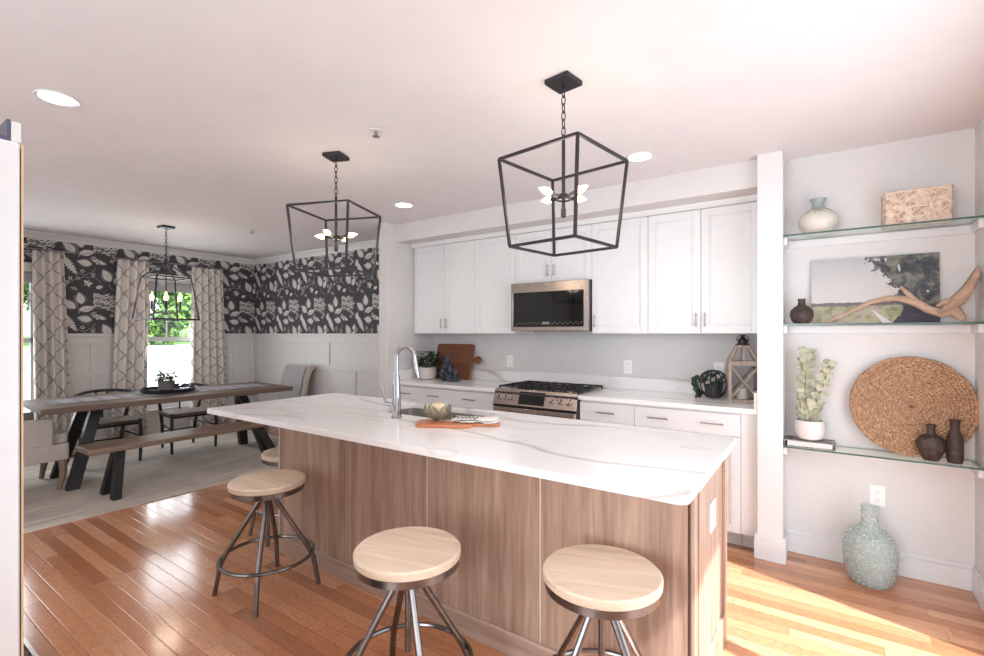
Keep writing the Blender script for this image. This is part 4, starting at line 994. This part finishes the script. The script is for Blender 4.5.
for k in range(4):
    q = k*pi/2+radians(65); d = Vector((cos(q), sin(q), 0)); z0 = 1.61-CE
    MB().vtube([(0, 0, z0), tuple(d*.06+Vector((0, 0, z0-.005))), tuple(d*.11+Vector((0, 0, z0))), tuple(d*.12+Vector((0, 0, z0+.03)))], .005, 8).build('arm', 'iron', t)
    MB().cyl(d*.12+Vector((0, 0, z0+.03)), d*.12+Vector((0, 0, z0+.12)), .012).build('candle_sleeve', 'iron', t)
    MB().vtube([d*.12+Vector((0, 0, z0+h)) for h in (.12, .13, .15, .17, .19, .205)], [.008, .015, .018, .014, .006, .001], 10).build('bulb', 'bulb', t)
light('chandelier_glow', 'POINT', (-5.60, 2.175, 1.78), (0, 0, 0), 4, (1, .86, .68), .12)
# recessed lights
for (x, y), lab in (((-.95, .70), 'added round ceiling light, out of view, to brighten the near side of the island'), ((-2.972, .698), 'round recessed ceiling light at the upper left, nearest the fridge'), ((-.945, 3.005), 'round recessed ceiling light beside the right pendant'), ((-2.98, 2.981), 'round recessed ceiling light right of the left pendant')):  # first fixture is added and unseen, it goes with the extra island lamp
    t = thing('recessed_light', lab, 'ceiling light', (x, y, CE), 0, 'recessed kitchen lights')
    MB().lathe([(.066, -.001), (.084, -.001), (.082, -.007), (.068, -.004)], seg=36).build('trim_ring', 'trim', t)
    MB().lathe([(0, -.004), (.067, -.004), (.067, -.001), (0, -.001)], seg=36).build('lens', 'can', t)
    if (x, y) != (-.95, .70): light('recessed_or_fill_lamp', 'SPOT', (x, y, CE-.02), (x, y, 0), 8, (1, .96, .92), .07, spot=125, blend=.8)
for (x, y), lab in (((-2.008, 1.796), 'small white ceiling sprinkler head between the two cage pendants'), ((-5.042, 2.776), 'small white ceiling sprinkler over the dining area')):
    t = thing('sprinkler_head', lab, 'sprinkler', (x, y, CE), 0, 'ceiling sprinklers')
    MB().lathe([(0, -.001), (.032, -.001), (.030, -.006), (.012, -.008), (0, -.008)], seg=24).build('escutcheon', 'trim', t)
    MB().lathe([(.008, -.008), (.008, -.03), (.02, -.034), (.02, -.037), (0, -.037)], seg=16).build('deflector', 'nickel', t)

# ------------------------------------------------------------------ fridge at the left edge
t = thing('refrigerator', 'pale steel refrigerator at the left edge of the picture, seen edge-on', 'refrigerator', (-1.62, -.204, 0))
ox, oy = 1.62, .2
MB().box(-1.95+ox, -1.262+ox, -.68+oy, .2485+oy, .02, 1.74).build('case', 'dkfridge', t, bevel=.004)
MB().box(-1.262+ox, -1.256+ox, -.66+oy, .2435+oy, .05, 1.735).build('gasket', 'slot', t)
b = MB().poly([(-1.256+ox, -.22+oy), (-1.256+ox, .2405+oy)]+[(x+ox, y+oy) for x, y in arc(-1.206, .2290, .0065, pi/2, 0, 5)]+[(-1.1995+ox, -.22+oy)], .06, 1.735)
d = b.build('door', 'fridge', t, bevel=.002)
MB().poly([(-1.2055+ox, .2373+oy), (-1.2055+ox, .2405+oy), (-1.25+ox, .2445+oy), (-1.25+ox, .2426+oy)], .06, 1.735).build('edge_strip', 'gasket', d)
MB().box(-1.25+ox, -1.2+ox, .2225+oy, .2365+oy, 1.7352, 1.772).build('hinge_cap', 'fridge', d, bevel=.002)
d2 = MB().box(-1.256+ox, -1.1995+ox, -.68+oy, -.224+oy, .06, 1.735).build('door', 'fridge', t, bevel=.004)
MB().cyl((-1.15+ox, -.26+oy, .6), (-1.15+ox, -.26+oy, 1.5), .012).cyl((-1.15+ox, -.26+oy, .65), (-1.2+ox, -.26+oy, .65), .01).cyl((-1.15+ox, -.26+oy, 1.45), (-1.2+ox, -.26+oy, 1.45), .01).build('handle', 'steel', d2)
MB().box(-1.30+ox, -1.20+ox, .17+oy, .2221+oy, 1.7352, 1.742).box(-1.3+ox, -1.2+ox, .2175+oy, .2221+oy, 1.742, 1.774).build('hinge', 'hinge', t)
t = thing('floor_vent', 'metal floor register at the bottom left beside the fridge', 'floor vent', (-2.84, .532, .001))
MB().poly([(-.15, -.06), (.15, -.06), (.15, .06), (-.15, .06)], 0, .006, [[(-.135, -.045), (-.135, .045), (.135, .045), (.135, -.045)]]).build('frame', 'steel', t)
b = MB()
for i in range(13): b.box(-.13+i*.021, -.124+i*.021, -.045, .045, .001, .005)
b.build('slats', 'grate', t)

# ------------------------------------------------------------------ dining area
o = tag(MB().box(-6.85, -4.56, .45, 3.68, .0005, .010).build('area_rug', 'rug', bevel=.003), 'large pale grey-beige rug under the dining table', 'rug')
ZR = .0105
t = thing('dining_table', 'long weathered wood dining table with black slab legs', 'dining table', (-5.72, 2.28, ZR), radians(-3))
tz = .76-ZR
MB().box(-.46, .46, -1.11, 1.11, tz-.05, tz).build('tabletop', 'tablewood', t, bevel=.006)
for sy in (-1, 1):
    for sx in (-1, 1):
        top = Vector((sx*.10, sy*.66, tz-.051)); bt = Vector((sx*.30, sy*.88, 0))
        if sx < 0: top = Vector((-.06, sy*.72, tz-.051))
        w1, h1 = .04, .045
        q = lambda p: [(p.x-w1, p.y-h1, p.z), (p.x+w1, p.y-h1, p.z), (p.x+w1, p.y+h1, p.z), (p.x-w1, p.y+h1, p.z)]
        MB().hexa(q(bt), q(top)).build('leg', 'black', t, bevel=.003)
    MB().box(-.30, .30, sy*.68-.08, sy*.68+.08, tz-.075, tz-.0505).build('cleat', 'black', t)
MB().beam((0, -.60, tz-.09), (0, .60, tz-.09), .05, .028).build('stretcher', 'black', t)
tag(MB().box(-.19, .19, -.98, .98, 0, .003).build('table_runner', 'runner', loc=(-5.74, 2.28, .7605)), 'grey woven runner along the dining table', 'table runner').rotation_euler = (0, 0, radians(-3))
t = thing('dining_bench', 'long wooden bench with black slab legs in front of the dining table', 'bench', (-4.97, 2.06, ZR))
MB().box(-.165, .165, -.74, .80, .40, .445).build('seat', 'benchwood', t, bevel=.012)
for sy, yy in ((-1, -.49), (1, .72)):
    for sx in (-1, 1):
        w1, h1 = .04, .03; top = Vector((sx*.03, yy, .399)); bt = Vector((sx*.12, yy+sy*(.06 if sy < 0 else .2), 0))
        q = lambda p: [(p.x-w1, p.y-h1, p.z), (p.x+w1, p.y-h1, p.z), (p.x+w1, p.y+h1, p.z), (p.x-w1, p.y+h1, p.z)]
        MB().hexa(q(bt), q(top)).build('leg', 'black', t, bevel=.002)

def wishbone(loc, rz, label):    # faces +x
    t = thing('dining_chair', label, 'chair', loc, rz, 'black curved-back chairs at the window side of the table')
    MB().poly(rrect(-.21, .22, -.235, .235, .04), .425, .452).build('seat', 'woven', t, bevel=.006)
    for s in (-1, 1):
        MB().vtube([(.215, s*.235, 0), (.22, s*.24, .25), (.215, s*.235, .46)], [.014, .019, .017], 10).build('leg', 'black', t)
        MB().vtube([(-.25, s*.17, 0), (-.225, s*.18, .25), (-.20, s*.205, .45), (-.16, s*.255, .70)], [.014, .02, .019, .014], 10).build('leg', 'black', t)
        MB().cyl((.215, s*.238, .27), (-.22, s*.18, .29), .011).build('side_stretcher', 'black', t)
    MB().cyl((.21, -.235, .20), (.21, .235, .20), .010).cyl((-.23, -.18, .20), (-.23, .18, .20), .010).build('stretcher', 'black', t)
    MB().cyl((.21, -.235, .41), (.21, .235, .41), .013).cyl((-.20, -.2, .41), (-.20, .2, .41), .013).cyl((.21, -.235, .41), (-.2, -.2, .41), .012).cyl((.21, .235, .41), (-.2, .2, .41), .012).build('seat_frame', 'black', t)
    MB().vtube([(-.02+.23*-cos(a)*1.0 if False else .06-.30*sin(a), .29*cos(a), .70+.05*sin(a)) for a in [pi*i/18 for i in range(19)]], [.011]+[.016]*17+[.011], 10).build('top_rail', 'black', t)
    MB().vtube([(-.20, 0, .44), (-.215, 0, .58), (-.235, -.055, .74)], .010, 8).vtube([(-.20, 0, .44), (-.215, 0, .58), (-.235, .055, .74)], .010, 8).build('back_splat', 'black', t)
    return t
wishbone((-6.33, 1.90, ZR), radians(-4), 'black chair with curved back and woven seat, left one behind table')
wishbone((-6.33, 2.68, ZR), radians(-2), 'black chair with curved back and woven seat, right one behind table')

# slipper armchair at the left head (faces +y)
t = thing('upholstered_armchair', 'beige linen armchair with wooden legs at the left head of the table', 'armchair', (-5.83, 1.02, ZR))
MB().poly(rrect(-.33, .33, -.30, .36, .03), .27, .41).build('seat_base', 'linen', t, bevel=.01)
MB().poly(rrect(-.265, .265, -.20, .37, .04), .411, .49).build('seat_cushion', 'linen', t, bevel=.02, seg=3)
for s in (-1, 1): MB().poly(rrect(-.032, .032, -.30, .25, .02), .411, .64).build('arm', 'linen', t, bevel=.012, seg=3).location = (s*.299, 0, 0)
MB().hexa([(-.33, -.40, .27), (.33, -.40, .27), (.33, -.301, .27), (-.33, -.301, .27)], [(-.31, -.50, .98), (.31, -.50, .98), (.31, -.42, .98), (-.31, -.42, .98)]).build('backrest', 'linen', t, bevel=.02, seg=3)
for s in (-1, 1):
    MB().vtube([(s*.28, .32, .27), (s*.285, .325, .15), (s*.275, .30, 0)], [.034, .028, .018], 8).build('leg', 'legwood', t)
    MB().vtube([(s*.28, -.33, .27), (s*.28, -.36, .12), (s*.28, -.40, 0)], [.03, .026, .018], 8).build('leg', 'legwood', t)
MB().poly(rrect(-.2, .2, -.11, .11, .04), 0, .10, plane='y').build('back_pillow', 'pillow', None, bevel=.03, seg=4)
o = bpy.data.objects['back_pillow']; o.location = (-5.78, .80, .63); o.name = 'lumbar_pillow'; tag(o, 'dark-striped pillow on the beige armchair at left', 'pillow')
# wing armchair at the right head (faces -y)
t = thing('upholstered_armchair', 'blue-grey chair with tall scrolled back at the right head of the table', 'armchair', (-5.80, 3.47, ZR))
MB().poly(rrect(-.27, .27, -.27, .27, .03), .27, .40).build('seat_base', 'linen', t, bevel=.01)
MB().poly(rrect(-.265, .265, -.28, .23, .04), .401, .48).build('seat_cushion', 'greylin', t, bevel=.02, seg=3)
# back: side profile swept along x, inner face grey, outer face beige
def sweep(b, prof, x0, x1):
    A = b.pts([(x0, y, z) for y, z in prof]); B = b.pts([(x1, y, z) for y, z in prof]); n = len(prof)
    for i in range(n): b._f((A[i], A[(i+1) % n], B[(i+1) % n], B[i]))
    b._f(A); b._f(B[::-1])
b = MB(); sweep(b, [(.20, .27), (.27, .27), (.30, .55), (.36, .82), (.405, .90), (.44, .905), (.455, .93), (.43, .96), (.38, .965), (.34, .94), (.30, .86), (.24, .6), (.20, .45)], -.27, .27)
b.build('backrest', 'linen', t, bevel=.012, seg=3)
b = MB(); sweep(b, [(.196, .45), (.236, .6), (.296, .86), (.336, .942), (.32, .945), (.28, .87), (.215, .6), (.18, .47)], -.235, .235); b.build('back_cushion', 'greylin', t, bevel=.008)
for s in (-1, 1):
    MB().vtube([(s*.23, -.23, .27), (s*.235, -.235, .12), (s*.23, -.22, 0)], [.03, .026, .018], 8).build('leg', 'legwood', t)
    MB().vtube([(s*.23, .22, .27), (s*.23, .24, .12), (s*.23, .28, 0)], [.028, .024, .017], 8).build('leg', 'legwood', t)

# tray, succulent, bud vase
t = thing('serving_tray', 'round dark navy tray in the middle of the dining table', 'tray', (-5.78, 2.27, .764))
MB().lathe([(0, 0), (.20, 0), (.245, .012), (.26, .045), (.252, .047), (.235, .02), (.19, .010), (0, .010)], seg=48).build('dish', 'tray', t)
for s in (-1, 1): MB().vtube([(.04*sin(a)*s*.0+.05*cos(a), s*(.25+.03*sin(a)), .045+.0*a) for a in [pi*i/8 for i in range(9)]], .006, 6).build('handle', 'tray', t)
pot_plant((-5.76, 2.24, .775), 'olive-green succulent in a grey pot on the dark tray', 'greypot', [(0, 0), (.062, 0), (.072, .01), (.078, .11), (.072, .11), (.070, .09)], 'succ', 150, .05, .030, 'plant', .10, .11, 'succulent_plant', 8, .10, stems=False)
tag(MB().lathe([(0, 0), (.03, 0), (.055, .02), (.06, .045), (.045, .07), (.018, .085), (.014, .10), (.024, .115), (.021, .115), (.011, .10), (.014, .085), (.042, .067), (.056, .045), (.05, .02), (0, .004)], seg=32).build('bud_vase', 'glass', loc=(-5.78, 2.43, .776)), 'small clear glass bud vase beside the succulent on the tray', 'vase')

# curtains and rods
def curtain(y0, y1, yb0, yb1, label, seed):
    rnd = random.Random(seed); b = MB(); n = 64; zt = 2.29; rows = [0.02, .4, .8, 1.2, 1.6, 2.0, 2.2, zt]; prev = None
    nf = max(4, int((y1-y0)/.07)); cx = (y0+y1)/2
    for z in rows:
        k = (z/zt); a, c = yb0+(y0-yb0)*k, yb1+(y1-yb1)*k; cur = []
        for i in range(n+1):
            u = i/n; am = .028+.012*(1-k)
            cur.append(b.bm.verts.new((XW+.085+am*sin(u*nf*2*pi+.4*sin(z*1.3+seed))+.006*sin(u*37+z), a+(c-a)*u, z)))
        if prev:
            for i in range(n): b._f((prev[i], prev[i+1], cur[i+1], cur[i]))
        prev = cur
    return tag(b.build('curtain', 'curtain', solid=.003), label, 'curtain', 'ogee-print curtains on the window wall')
curtain(1.44, 1.70, 1.46, 1.79, 'pale ogee-print curtain at far left, beside the first window', 1)
curtain(2.20, 2.53, 2.12, 2.50, 'pale ogee-print curtain just left of the window behind the chandelier', 2)
curtain(3.03, 3.43, 3.00, 3.52, 'pale ogee-print curtain just right of the window behind the chandelier', 3)
for y0, y1, lab in ((.45, 1.82, 'thin curtain rod above the far left window'), (2.14, 3.52, 'thin curtain rod above the window behind the dining table')):
    t = thing('curtain_rod', lab, 'curtain rod', (XW+.085, (y0+y1)/2, 2.305), 0, 'curtain rods'); h = (y1-y0)/2
    MB().cyl((0, -h, 0), (0, h, 0), .006, seg=10).build('rod', 'nickel', t)
    for s in (-1, 1): MB().lathe([(0, -.011), (.011, 0), (0, .011)], (0, s*h, 0), 12).cyl((0, s*(h-.06), 0), (-.084, s*(h-.06), 0), .005, seg=8).build('bracket', 'iron', t)
